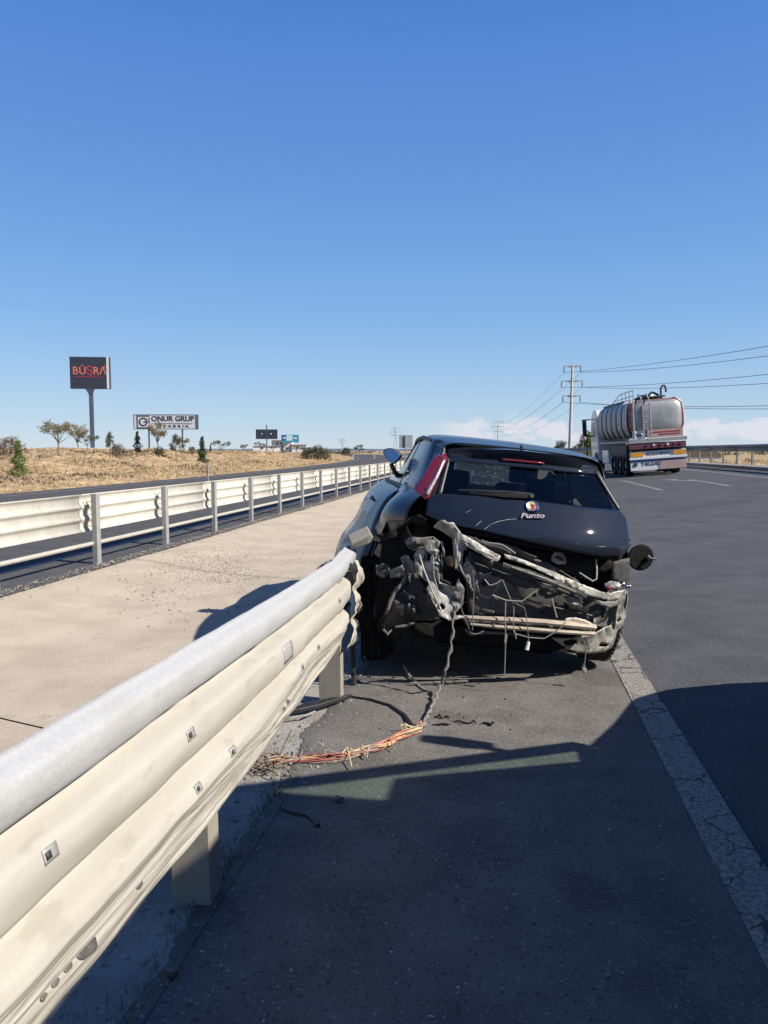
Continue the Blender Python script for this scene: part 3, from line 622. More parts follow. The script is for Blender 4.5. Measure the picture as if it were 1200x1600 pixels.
# spoiler: upper skin from the roof edge to the lip, then the face below it
lipT = [(696, 711), (712, 706.5), (730, 703.5), (760, 702.5), (790, 703), (820, 705.5), (850, 709), (880, 714.5), (905, 720), (925, 727), (936, 733)]
lipB = [(699, 722), (730, 722), (760, 725), (790, 728), (820, 731), (850, 734), (880, 737), (905, 739), (925, 740.5), (937, 740)]
LT = resample(lipT, 40); LB = resample(lipB, 40); rows = [[], [], [], [], [], []]
for i in range(40):
    a = S(*LT[i], 0.0); bpt = S(*LB[i], -0.01)
    e = math.sin(PI * i / 39) ** 0.5
    a0 = a.copy(); a0.y = max(a.y + .12, .5); a0.z = interp(a0.y, zt) - .02 * abs(a.x / .55) ** 2 - .012
    rows[0].append(a0); a1 = a.lerp(a0, .5); a1.z += .006; rows[1].append(a1)
    lip = a.copy(); lip.y -= .10 * e; lip.z = a.z + .004; rows[2].append(lip)
    l2 = lip.copy(); l2.z -= .022; l2.y += .004; rows[3].append(l2)
    mid = lip.lerp(bpt, .6); mid.y += .035 * e; mid.z = lerp(l2.z, bpt.z, .6); rows[4].append(mid); rows[5].append(bpt)
mb = MB(); mb.grid(rows); sp = mb.build('spoiler', M['black_paint'], car, smooth=True, solid=0.006, angle=50)
patch('brake_light', [(784, 716), (850, 722)], [(784, 719), (850, 725)], M['lens_dark'], sp, -0.035, 8, 2)
mb = MB(); a = P(815, 701, .50); mb.tube([a, a + Vector((0, .02, .022))], [.014, .007], 8); mb.build('antenna_base', M['trim'], car)
# badge, script lettering, wiper
def rear_basis(u, v):
    p = S(u, v, -0.02); px = S(u + 4, v, -0.02); pz = S(u, v - 4, -0.02); ex = (px - p).normalized(); n_ = ex.cross((pz - p)).normalized(); ez = n_.cross(ex); return p, ex, ez, n_
p, ex, ez, n_ = rear_basis(831, 791)
Rb = Matrix((Vector((1, 0, 0)), Vector((0, math.cos(.65), math.sin(.65))), Vector((0, -math.sin(.65), math.cos(.65))))).transposed()
sgn = 1 if n_.y < 0 else -1
bdg = empty('badge'); bdg.parent = car; bdg.location = p + Vector((0, -.012, .0)); bdg.rotation_euler = (math.radians(58), 0, 0)
mb = MB(); R0 = .036
mb.lathe([(R0, -.004), (R0 + .006, .004), (R0, .009), (R0 - .008, .007), (R0 - .008, .0)], axis='z', n=30); mb.build('badge_ring', M['chrome'], bdg, smooth=True)
for k, (a0, a1, m_) in enumerate(((PI * .32, PI * 1.32, M['yellow']), (PI * 1.32, PI * 2.32, M['red']))):
    mb = MB(); ring = [((R0 - .008) * math.cos(lerp(a0, a1, i / 14)), (R0 - .008) * math.sin(lerp(a0, a1, i / 14)), .005) for i in range(15)]
    mb.add(ring, [tuple(range(15))]); mb.build('badge_field', m_, bdg)
mb = MB(); mb.tube([(-.012, .012, .008), (-.004, .016, .008), (.002, .004, .008), (-.002, -.012, .008), (.006, -.018, .008)], .0028, 5); mb.tube([(-.014, .0, .008), (.002, .002, .008), (.014, .008, .008)], .0022, 5); mb.build('badge_emblem', M['ink'], bdg)
p, ex, ez, n_ = rear_basis(830, 808)
tx = text('lettering', 'Punto', .047, M['lens_white'], car, (0, 0, 0), (0, 0, 0), .003, .35, 1.0, bold=.0012)
bm_ = Matrix((ex, ez, n_)).transposed(); bm_ = bm_ @ Matrix.Diagonal((1.35, 1, 1)); q4 = bm_.to_4x4(); q4.translation = p + n_ * .016 * (1 if n_.y < 0 else -1); tx.matrix_local = q4
wp = MB(); wpts = [S(716, 766, -.035), S(750, 767.5, -.04), S(790, 770, -.045), S(829, 774, -.04)]
wp.tube(wpts, [.006, .010, .014, .016], 6); wp.tube([S(735, 770, -.03), S(790, 775, -.035), S(828, 776, -.035)], [.006, .014, .016], 6); wpo = wp.build('wiper', M['trim'], rw, smooth=True)
mb = MB(); a = S(829, 776, -.02); mb.tube([a, a + Vector((0, -.035, .01))], [.018, .014], 10); mb.build('wiper_pivot', M['trim'], wpo, smooth=True)
# left rear lamp
def lamp(pts, m, off, name, parent): 
    a, b_ = pts; return patch(name, a, b_, m, parent, off, 24, 8, bulge=.012)
tl = lamp(([(697.5, 709), (697.5, 721), (684, 748), (671, 777), (666, 781)], [(682, 713), (675, 719), (662, 742), (648, 760), (647, 767)]), M['lens_red'], -.022, 'tail_light', car)
lamp(([(692, 727), (684, 744), (669, 770)], [(684, 729), (674, 746), (663, 760)]), M['lens_dark'], -.030, 'smoked_lens', tl)
lamp(([(695.5, 718), (683, 747), (668, 774)], [(691, 722), (679, 748), (665.5, 770)]), M['lens_white'], -.034, 'reversing_strip', tl)
lamp(([(694, 711), (697, 713)], [(683, 716), (690, 722)]), M['lens_dark'], -.027, 'smoked_lens', tl)
patch('lamp_recess', [(701, 712), (702, 720), (686, 772), (668, 780)], [(690, 712), (695, 722), (672, 776), (664, 783)], M['trim'], car, .012, 24, 6)
# left side mirror
def YP(u, v, y): return P(u, v, y)
mp = [(598, 705), (601.5, 701), (609, 700), (618, 703), (626, 709), (627, 713), (621, 720), (615, 726), (610, 722), (603, 715), (598.5, 710)]
mb = MB(); mb.prism([YP(u, v, 1.95 + (726 - v) / 26 * .055) for u, v in mp], (0.02, .10, 0.0)); mir = mb.build('wing_mirror', M['trim'], car, bevel=.012)
cu, cv = 611.5, 712; mb = MB(); mb.add([YP(cu + (u - cu) * .86, cv + (v - cv) * .84, 1.940 + (726 - v) / 26 * .055) for u, v in mp], [tuple(range(len(mp)))]); mg = mb.build('mirror_glass', M['mirror'], mir)
mb = MB(); mb.tube([YP(611, 724, 2.0), YP(617, 738, 2.0), YP(628, 749, 2.02)], [.018, .02, .03], 8); mb.build('mirror_arm', M['trim'], mir, smooth=True)
# window surround
mb = MB(); mb.tube([Vector((-interp(y, xrl) - .008, y, interp(y, zt) - .045)) for y in np.linspace(.72, 1.95, 16)] + [Vector((-interp(y, xrl) - .01, y, interp(y, zt) - .05)) for y in np.linspace(2.05, 2.8, 6)], .016, 8); mb.build('window_trim', M['trim'], car, smooth=True)
mb = MB(); mb.tube([Vector((-interp(y, xbl) - .006, y, interp(y, zbl) + .004)) for y in np.linspace(.9, 2.7, 14)], .014, 8); mb.build('window_trim', M['trim'], car, smooth=True)
# door handle and door edge
mb = MB(); a = Vector((-.905, 1.5, .865)); mb.tube([a, a + Vector((-.02, .04, .0)), a + Vector((-.02, .16, .0)), a + Vector((0, .2, 0))], .012, 6); mb.build('door_handle', M['black_paint'], car, smooth=True)
mb = MB(); mb.tube([Vector((prof(1.06, -1)[j][0] - .006, 1.06, prof(1.06, -1)[j][2])) for j in range(6, 14)], .010, 6); mb.build('door_seal', M['matte_black'], car)
# cabin floor, boot walls, seats
mb = MB(); mb.box((0, 2.1, .20), (1.4, 3.3, .04)); mb.box((0, .95, .52), (1.25, .05, .66)); mb.box((-.60, .60, .55), (.03, .72, .62)); mb.box((.62, .55, .6), (.03, .6, .55)); mb.box((0, .60, .30), (1.2, .74, .03)); mb.build('boot_interior', M['matte_black'], car)
for x in (-.33, .33):
    st = MB(); st.box((x, 1.05, .80), (.48, .14, .5), (-.25, 0, 0)); st.box((x, 1.12, 1.12), (.22, .09, .14)); st.build('rear_seat', M['interior'], car, bevel=.03)
for x in (-.36, .36):
    st = MB(); st.box((x, 1.75, .80), (.46, .16, .6), (-.2, 0, 0)); st.box((x, 1.84, 1.19), (.24, .09, .17)); st.box((x, 2.05, .52), (.46, .5, .14)); st.build('front_seat', M['interior'], car, bevel=.03)
mb = MB(); mb.box((0, 2.65, .86), (1.3, .3, .16)); mb.lathe([(.16, 0), (.178, .012), (.16, .024), (.155, .012)], (-.36, 2.35, .93), 'y', 20); mb.build('dashboard', M['interior'], car, bevel=.02)
mb = MB(); mb.box((0, 1.9, 1.345), (.2, .03, .06)); mb.build('interior_mirror', M['trim'], car, bevel=.01)
# wheels
def wheel(loc, rot, tilt=None, rad=.285, w=.185):
    wr = empty('wheel'); wr.parent = car; wr.location = loc; wr.rotation_euler = rot
    mb = MB(); hw = w / 2
    mb.lathe([(rad * .66, -hw * .8), (rad * .80, -hw), (rad * .95, -hw * .96), (rad, -hw * .78), (rad, hw * .78), (rad * .95, hw * .96), (rad * .80, hw), (rad * .66, hw * .8)], n=48)
    t = mb.build('tyre', M['rubber'], wr, smooth=True)
    tr = MB()
    for k in range(48):
        a = 2 * PI * k / 48
        for xo, sk in ((-.055, .3), (0, 0), (.055, -.3)):
            tr.box((xo, rad * math.cos(a) * 1.006, rad * math.sin(a) * 1.006), (.044, .026, .008), (a - PI / 2, 0, sk))
    tr.build('tread', M['rubber'], t)
    mb = MB(); mb.lathe([(.02, -.02), (rad * .3, -.05), (rad * .62, -.02), (rad * .68, .05), (rad * .66, .08)], n=30)
    for k in range(5):
        a = 2 * PI * k / 5; mb.box((.05, rad * .38 * math.cos(a), rad * .38 * math.sin(a)), (.03, .05, rad * .6), (a - PI / 2, 0, 0))
    mb.build('rim', M['dark_steel'], wr, smooth=True)
    return wr
wheel((.69, .56, .29), (0, 0, 0))
sheet('shade_sheet', [(566, 868, .48), (612, 872, .46), (612, 1012, .44), (604, 1030, .44), (575, 1034, .44), (566, 1020, .46)], M['matte_black'], car, .004, .02, .04, 59, freq=5)  # dark sheet added to stand in for the black shade around the tyre
wl = wheel((-.77, .66, .17), (0, .05, .06), rad=.29, w=.18)
for k in range(6):
    u0 = 564 + k * 7.5; sheet('shade_sheet', [(u0, 872 + 4 * (k % 3), .42), (u0 + 8.5, 870 + 5 * (k % 2), .40), (u0 + 8 + (k % 2), 960, .36), (u0 + 6, 1036 - 8 * (k % 3), .34), (u0 + 1, 1032 - 5 * (k % 2), .35), (u0 - 2, 950, .38)], M['matte_black'], car, .004, .02, .03, 60 + k, freq=6)  # overlapping black strips added as shade in front of the tyre
wheel((.70, 3.17, .26), (0, 0, PI * 0)); wheel((-.72, 3.17, .26), (0, 0, 0))
# ---- torn rear structure
sheet('rear_panel', [(733, 862, .14), (780, 879, .10), (853, 897, .08), (909, 921, .12), (940, 938, .18), (950, 960, .20), (932, 978, .14), (850, 972, .10), (760, 966, .10), (733, 958, .14), (728, 905, .16)], M['dirty_metal'], car, .006, .020, .03, 1, freq=5)
sheet('crumpled_flap', [(742, 893, .08), (760, 896, .04), (783, 904, .03), (800, 915, .03), (812, 930, .05), (822, 950, .07), (815, 961, .07), (788, 962, .06), (760, 956, .06), (742, 945, .08), (736, 925, .08)], M['mid_metal'], car, .004, .022, .022, 2, freq=7)
sheet('torn_bracket', [(647, 866, .02), (653, 860, .0), (668, 858, -.02), (680, 857, -.02), (687, 861, .0), (687.5, 885, -.02), (687, 911, -.04), (698, 914, -.06), (711, 920, -.05), (714, 907, -.03), (720, 912, -.05), (726, 921, -.06), (724, 946, -.05), (712, 948, -.06), (708, 962, -.06), (724, 964, -.07), (714, 969, -.08), (702, 971, -.08), (687, 963, -.07), (684, 952, -.06), (679, 946, -.06), (672, 932, -.05), (665, 920, -.04), (671, 912, -.03), (660, 903, -.02), (650, 897, .0)],
      M['grey_metal'], car, .005, .014, .016, 3, holes=[((668, 870, 0), .020, .032), ((689, 949, -.06), .026, .018)], freq=11)
sheet('torn_bracket', [(677, 823, -.02), (684, 815, -.06), (692, 812, -.07), (700, 816, -.06), (709, 817, -.06), (716, 826, -.06), (721, 833, -.05), (727, 842, -.05), (731, 852, -.04), (729, 868, -.04), (735, 881, -.03), (741, 888, -.03), (746, 911, -.02), (750, 926, .0), (738, 923, .0), (728, 907, -.02), (722, 895, -.02), (711, 890, -.03), (709, 868, -.03), (707, 842, -.03), (694, 832, -.03)],
      M['grey_metal'], car, .006, .012, .014, 4, holes=[((726, 872, -.04), .012, .055)], freq=10)
sheet('crumpled_crossmember', [(720, 834, -.02), (735, 841, -.04), (757, 855, -.05), (783, 869, -.04), (779, 878, -.05), (765, 874, -.07), (745, 863, -.08), (727, 852, -.06)], M['pale_metal'], car, .008, .014, .014, 5, freq=12)
sheet('crumpled_crossmember', [(728, 838, .03), (760, 845, .02), (800, 858, .02), (850, 878, .03), (880, 893, .05), (905, 908, .07), (900, 914, .07), (855, 894, .04), (800, 872, .03), (757, 857, .01)], M['dirty_metal'], car, .006, .028, .02, 6, freq=11)
for k, (a0, a1) in enumerate((((741, 840), (798, 866)), ((752, 842), (805, 863)), ((764, 846), (838, 868)), ((775, 848), (845, 876)))):
    mb = MB(); pts = []
    for i in range(9):
        t = i / 8; pts.append(P(lerp(a0[0], a1[0], t), lerp(a0[1], a1[1], t) + 3 * math.sin(t * 6 + k), .0 + .01 * k))
    mb.tube(pts, .007, 6); mb.build('rubber_seal', M['mid_metal'] if k % 2 else M['liner'], car, smooth=True)
sheet('boot_sill', [(788, 866, -.03), (815, 874, -.03), (853, 889, -.02), (880, 900, .0), (909, 913, .02), (925, 919, .04), (938, 924, .06), (955, 927, .09), (972, 923, .13), (979, 921, .15), (977, 928, .15), (968, 936, .12), (955, 938, .09), (938, 936, .06), (920, 931, .03), (900, 920, .01), (877, 909, -.01), (853, 897, -.03), (820, 882, -.04), (790, 873, -.04)], M['pale_metal'], car, .012, .012, .016, 7, freq=9)
sheet('boot_sill', [(915, 930, .05), (940, 940, .07), (962, 941, .12), (975, 930, .15), (970, 945, .14), (955, 950, .10), (935, 945, .07)], M['mid_metal'], car, .006, .012, .016, 8, freq=9)
mb = MB(); mb.tube([P(785, 882, -.03), P(830, 898, -.03), P(880, 916, -.01), P(915, 932, .03)], .016, 6); mb.build('dark_seal', M['liner'], car, smooth=True)
sheet('torn_flap', [(882, 933, .06), (890, 932, .04), (905, 936, .03), (913, 943, .03), (910, 953, .04), (902, 957, .04), (893, 948, .03)], M['grey_metal'], car, .004, .025, .010, 9, freq=16)
def bar(name, pts, r, m, flat=.8):
    mb = MB(); mb.tube([P(*q) for q in pts], r, 8); return mb.build(name, m, car, smooth=True)
for pts, r_, m_ in (([(690, 862, .0), (690, 905, -.02), (704, 912, -.05)], .006, 'dark_steel'), ([(655, 866, -.02), (662, 890, -.04), (676, 925, -.07), (690, 955, -.09)], .006, 'grey_metal'), ([(676, 866, -.04), (678, 900, -.05), (686, 930, -.08)], .004, 'grey_metal'),
                    ([(711, 842, -.05), (713, 870, -.06), (722, 893, -.05), (738, 922, -.03)], .005, 'grey_metal'), ([(722, 842, -.08), (745, 858, -.10), (778, 874, -.08)], .006, 'pale_metal'), ([(735, 905, .05), (780, 925, .04), (850, 945, .04), (925, 962, .08)], .007, 'dirty_metal'),
                    ([(742, 880, .05), (790, 897, .03), (850, 915, .03), (905, 935, .05)], .006, 'dark_steel'), ([(800, 886, -.05), (850, 903, -.05), (900, 925, -.02)], .003, 'grey_metal')):
    bar('pressed_edge', pts, r_, M[m_])
for k, (u, v, s_) in enumerate(((756, 912, .012), (835, 930, .014), (870, 945, .012), (905, 950, .012), (770, 948, .010), (745, 935, .010), (848, 956, .012), (918, 966, .010), (663, 925, .012), (640, 935, .012), (655, 955, .010))):
    mb = MB(); mb.lathe([(0, -.004), (s_ * .7, -.004), (s_, 0), (s_, .02)], P(u, v, .02), 'y', 10); mb.build('bolt_head' if k % 2 else 'rubber_plug', M['dark_steel' if k % 2 else 'matte_black'], car)
sheet('number_light_strip', [(804, 884, -.03), (835, 893, -.03), (858, 903, -.03), (857, 908, -.03), (830, 899, -.03), (803, 890, -.03)], M['liner'], car, .012, .004, .02, 40)
# lower crossbeam: two pressed tubes and the end plate
bar('rear_beam', [(716, 964, -.02), (760, 967, -.03), (800, 969, -.03), (850, 972, -.03), (890, 976, -.02), (930, 980, .03)], [.012, .016, .019, .019, .020, .020], M['beige_metal'])
bar('rear_beam', [(735, 975, -.02), (780, 979.5, -.03), (830, 983, -.03), (880, 987, -.02), (928, 990, .03)], [.011, .013, .014, .015, .017], M['beige_metal'])
sheet('beam_web', [(720, 960, .0), (760, 963, .0), (850, 968, .0), (925, 977, .05), (926, 993, .05), (850, 990, .0), (770, 983, .0), (728, 977, .0)], M['mid_metal'], car, .004, .008, .03, 10)
sheet('beam_plate', [(884, 966, -.02), (900, 965, -.01), (914, 968, .0), (926, 974, .02), (930, 983, .03), (915, 985, .0), (895, 982, -.02), (882, 978, -.03)], M['beige_metal'], car, .006, .006, .012, 11)
bar('hanging_pipe', [(728, 984, .02), (735, 991, .03), (760, 988, .03), (800, 990, .05), (850, 996, .05)], .009, M['mid_metal'])
# right rear corner
sheet('quarter_inner', [(980, 924, .20), (982, 932, .20), (978, 965, .24), (970, 1000, .28), (958, 1012, .30), (948, 1016, .28), (950, 1004, .24), (958, 985, .22), (962, 962, .19), (966, 945, .17), (972, 930, .17)], M['pale_metal'], car, .008, .012, .014, 12, holes=[((966, 969, .21), .022, .016), ((958, 1001, .24), .022, .014)])
sheet('quarter_lower', [(862, 996, .06), (885, 998, .06), (902, 996, .06), (928, 992, .10), (946, 982, .16), (962, 975, .20), (966, 985, .23), (958, 1008, .26), (945, 1019, .24), (922, 1023, .16), (905, 1021, .12), (890, 1016, .10), (875, 1006, .08)], M['pale_metal'], car, .006, .018, .016, 13, holes=[((892, 1004, .08), .05, .028), ((945, 1009, .2), .045, .014)])
sheet('quarter_plate', [(930, 945, .18), (948, 943, .18), (968, 944, .18), (965, 965, .20), (958, 985, .21), (940, 982, .18), (926, 974, .14)], M['mid_metal'], car, .006, .014, .018, 14, holes=[((938, 960, .18), .035, .035)])
mb = MB(); c0 = P(938, 961, .17); mb.lathe([(.046, -.004), (.05, 0), (.046, .01), (.040, .004)], c0, 'y', 20); mb.box(c0 + Vector((0, .01, .012)), (.07, .006, .008)); mb.box(c0 + Vector((0, .01, -.012)), (.07, .006, .008)); mb.build('air_vent', M['trim'], car)
sheet('lamp_housing', [(957, 877, .14), (984, 872, .19), (983, 912, .20), (978, 922, .20), (955, 905, .15)], M['liner'], car, .01, .006, .03, 15)
sheet('lamp_housing', [(934, 875, .22), (957, 877, .22), (956, 905, .22), (936, 912, .22)], M['matte_black'], car, .01, .004, .03, 16)
sheet('crushed_bracket', [(944, 912, .08), (955, 908, .08), (968, 911, .12), (970, 918, .13), (958, 919, .09), (945, 918, .07)], M['grey_metal'], car, .02, .012, .010, 17, freq=18)
sheet('crushed_bracket', [(970, 912, .15), (975, 911, .15), (980, 916, .16), (986, 915, .17), (985, 920, .17), (978, 921, .16), (972, 918, .15)], M['chrome'], car, .01, .012, .008, 18, freq=20)
mb = MB(); mb.tube([P(931, 871, .12), P(932.5, 890, .1), P(932, 905, .08), P(926, 908, .07), P(905, 895, .10)], .0065, 6); mb.build('prop_rod', M['pale_metal'], car, smooth=True)
# fuel flap hanging open on the right
mb = MB(); c0 = P(1001, 871, .62); mb.lathe([(0, -.006), (.085, -.006), (.094, 0), (.085, .012), (0, .014)], c0, 'y', 30); ff = mb.build('fuel_flap', M['matte_black'], car, smooth=True, angle=15)
mb = MB(); h0 = P(1014, 871, .60); mb.tube([h0, P(1018, 873, .58), P(1026, 874, .57)], [.010, .007, .008], 6); mb.tube([h0 + Vector((-.01, 0, .012)), h0 + Vector((.02, 0, -.01))], .008, 6); mb.build('hinge', M['pale_metal'], ff)
# wheel-arch liner and small torn bits at the left
sheet('arch_liner', [(635, 897, .10), (627, 912, .08), (614, 924, .06), (606, 942, .05), (601, 959, .05), (598, 975, .04), (597.5, 988, .04), (603, 992, .02), (607.5, 993, .02), (612, 984, .03), (620, 980, .03), (648, 974, .03), (670, 973, .03), (689, 969, .02), (682, 950, .02), (672, 930, .04), (661, 911, .06), (648, 897, .08)], M['liner'], car, .005, .045, .024, 20, freq=8)
for pts in ([(636, 896, .07), (631, 908, .05), (620, 921, .04), (611, 938, .03), (605, 958, .02)], [(599, 984, .02), (606, 991, .0), (612, 984, .01)], [(618, 980, .01), (632, 978, .0), (648, 973, .0)], [(672, 978, .0), (684, 972, -.01), (690, 969, -.01)]):
    bar('liner_edge', pts, [.008] + [.011] * (len(pts) - 2) + [.006], M['mid_metal'])
sheet('torn_scrap', [(609, 892, .06), (620, 887, .04), (629, 883, .03), (635, 897, .03), (625, 903, .04), (611, 904, .05)], M['mid_metal'], car, .012, .014, .014, 21, freq=14)
sheet('torn_scrap', [(626, 871, .05), (635, 867, .03), (648, 880, .02), (649, 896, .03), (636, 896, .03)], M['mid_metal'], car, .006, .014, .014, 22, freq=14)
sheet('torn_scrap', [(632, 845, .06), (645, 838, .05), (665, 840, .05), (678, 840, .06), (690, 848, .06), (685, 858, .05), (660, 858, .04), (648, 862, .04), (640, 858, .05)], M['dirty_metal'], car, .006, .03, .014, 23, freq=14)
sheet('torn_scrap', [(587, 885, .12), (598, 881, .10), (608, 884, .10), (608, 896, .10), (600, 904, .10), (588, 900, .12)], M['dirty_metal'], car, .02, .03, .012, 24, freq=20)
sheet('arch_lip', [(583, 834, .2), (600, 836, .2), (615, 837, .22), (626, 824, .18), (640, 810, .16), (655, 803, .15), (668, 812, .13), (662, 820, .14), (645, 818, .18), (632, 830, .2), (618, 846, .24), (600, 846, .22)], M['matte_black'], car, .006, .02, .016, 25, freq=12)
mb = MB(); mb.box(P(650, 905, .30), (.5, .02, .55)); mb.box(P(700, 900, .22), (.35, .02, .3)); mb.build('rear_bulkhead', M['matte_black'], car)
mb = MB(); mb.box((0, 1.0, .16), (1.2, 1.5, .10)); mb.box((0, .75, .10), (.8, .5, .16)); mb.tube([(-.65, .62, .2), (.62, .6, .24)], .05, 8); mb.build('underbody', M['matte_black'], car)
for k, (u, v) in enumerate(((663, 853), (672, 850), (681, 848), (690, 846))):
    mb = MB(); mb.tube([P(u, v, .0), P(u + 3, v + 14, -.01), P(u + 1 + k, v + 24, .0)], .007, 5); mb.build('cut_wire', M['wire_pale'] if k % 2 else M['dark_steel'], car)
mb = MB(); mb.tube([P(702, 870, .0), P(708, 876, -.01), P(706, 884, .0)], [.014, .018, .01], 8); mb.build('plastic_plug', M['yellow'], car, smooth=True)
for nm, pts, m_ in (('plastic_shard', [(752, 868, -.04), (772, 876, -.05), (768, 890, -.05), (758, 884, -.04)], 'trim'), ('plastic_shard', [(838, 905, -.03), (872, 915, -.02), (866, 928, -.03), (840, 918, -.04)], 'trim'), ('plastic_shard', [(690, 870, -.05), (706, 868, -.06), (704, 884, -.06), (694, 890, -.05)], 'matte_black'),
                    ('foam_piece', [(884, 905, .0), (897, 908, .0), (894, 916, -.01), (883, 913, .0)], 'beige_metal'), ('plastic_shard', [(668, 930, -.03), (684, 938, -.06), (678, 952, -.05), (664, 944, -.03)], 'liner'), ('plastic_shard', [(614, 948, .0), (640, 942, .0), (652, 958, -.01), (624, 966, .0)], 'trim'),
                    ('plastic_shard', [(750, 950, .0), (778, 955, -.01), (772, 962, -.01), (748, 958, .0)], 'trim'), ('foam_piece', [(733, 846, -.10), (744, 850, -.11), (742, 858, -.11), (732, 853, -.10)], 'wire_pale'), ('plastic_shard', [(880, 940, .0), (920, 950, .03), (916, 960, .03), (884, 951, .0)], 'matte_black'), ('lamp_splinter', [(946, 918, .06), (956, 917, .07), (953, 924, .07)], 'lens_red')):
    sheet(nm, pts, M[m_], car, .006, .003, .03, 77, freq=6)
# luggage in the open boot
bagpts = [(863, 870, .16), (869, 861, .16), (879, 863, .16), (884, 872, .16), (884, 881, .16), (872, 882, .15), (864, 878, .15)]
sheet('plastic_bag', bagpts, M['white'], car, .02, .02, .012, 30, freq=16); bagm = bpy.data.objects['plastic_bag']
bagm.parent = None; bagm.matrix_world = Matrix.Translation(CT) @ CR.to_4x4(); tag(bagm, 'crumpled white and red plastic bag inside the open boot of the wreck', 'bag')
sheet('printed_patch', [(866, 871, .13), (872, 869, .13), (881, 874, .13), (883, 880, .13), (874, 876, .13)], M['red'], bagm, .003, .01, .010, 31, freq=16)
sheet('boot_carpet', [(800, 856, .20), (860, 866, .2), (930, 876, .22), (930, 912, .24), (880, 892, .2), (820, 872, .2)], M['interior'], car, .01, .03, .03, 32, freq=8)
# scratches on the tailgate
for pts in ([(757, 827), (766, 820), (778, 815), (792, 812), (806, 811)], [(728, 801), (736, 797)], [(743, 822), (752, 814)]):
    mb = MB(); mb.tube([S(u, v, -.026) for u, v in resample(pts, 10)], .0017, 4); mb.build('scratch', M['pale_metal'], tg)
# loose wires hanging from the rear
def wire(pts, r, m, name='loose_wire', sag=0):
    mb = MB(); mb.tube([P(*q) for q in resample(pts, len(pts) * 4)], r * .68, 5); return mb.build(name, m, car, smooth=True)
wire([(790, 940, -.06), (789, 970, -.07), (790, 1000, -.07), (789, 1030, -.07), (788, 1058, -.07)], .005, M['wire_pale'])
mb = MB(); mb.box(P(790, 998, -.07), (.014, .014, .05)); mb.build('connector', M['pale_metal'], car)
wire([(738, 890, -.05), (741, 920, -.05), (739, 950, -.05), (738, 985, -.05)], .0045, M['wire_dark'])
wire([(785, 906, -.05), (795, 930, -.05), (803, 948, -.05), (802, 975, -.06), (805, 995, -.06)], .004, M['wire_pale'])
wire([(770, 930, -.06), (790, 938, -.06), (815, 940, -.06), (835, 925, -.06), (840, 922, -.06)], .006, M['wire_pale'])
wire([(783, 905, -.05), (776, 920, -.06), (765, 935, -.06), (750, 930, -.05), (745, 915, -.05), (752, 900, -.05), (768, 895, -.05)], .004, M['dark_steel'])
wire([(800, 940, -.06), (820, 950, -.05), (824, 975, -.06), (826, 1005, -.06)], .004, M['wire_dark'])
mb = MB(); mb.tube([P(826, 1003, -.06), P(823, 1015, -.06)], [.010, .014], 6); mb.build('connector', M['white'], car)
wire([(862, 935, .0), (866, 950, -.01), (870, 965, -.02)], .007, M['wire_pale'])
wire([(805, 990, -.06), (825, 996, -.06), (850, 998, -.06), (872, 985, -.05), (884, 972, -.04)], .004, M['wire_pale'])
wire([(912, 1000, .02), (916, 1015, .0), (913, 1040, .0)], .005, M['wire_dark'])
sheet('frayed_end', [(908, 1044, .0), (913, 1038, .0), (917, 1046, .0), (914, 1053, .0)], M['wire_dark'], car, .008, .015, .006, 33, freq=30)
wire([(757, 905, -.05), (765, 915, -.06), (775, 912, -.06), (784, 906, -.06)], .005, M['wire_pale'])
wire([(802, 985, -.06), (806, 992, -.06), (806, 998, -.06)], .006, M['wire_pale'])
wire([(716, 905, -.06), (722, 925, -.06), (720, 950, -.06), (736, 990, -.04), (746, 991, -.03), (757, 985, -.02)], .0045, M['wire_dark'])

# ------------------------------------------------------------------ wiring loom pulled out over the shoulder
lo_ = empty('wiring_loom'); tag(lo_, 'torn wiring loom with red and orange strands trailing from the wreck over the shoulder', 'wiring')
CM = Matrix.Translation(CT) @ CR.to_4x4()
path = [CM @ P(709, 955, -.05), CM @ P(707, 990, -.07), CM @ P(704, 1015, -.09), CM @ P(697, 1045, -.14)]
def gp(u, v, z=.02): return ground(u, v, z)
path += [gp(690, 1068, .06), gp(680, 1092, .03), gp(668, 1117, .02), gp(658, 1135, .02)]
mb = MB(); pts = resample([tuple(q) for q in path], 40); mb.tube([Vector(q) + Vector((.006 * math.sin(i * 1.9), .005 * math.cos(i * 1.3), .003 * math.sin(i))) for i, q in enumerate(pts)], [.0085 + .003 * math.sin(i * 1.7) + .002 * math.sin(i * 4.1) for i in range(40)], 8); mb.build('taped_loom', M['wire_dark'], lo_, smooth=True)
path2 = [gp(662, 1128), gp(655, 1137), gp(640, 1143), gp(622, 1150), gp(604, 1160), gp(580, 1168), gp(556, 1177), gp(530, 1183), gp(500, 1184), gp(470, 1184), gp(440, 1185), gp(420, 1189)]
base = resample([tuple(q) for q in path2], 60)
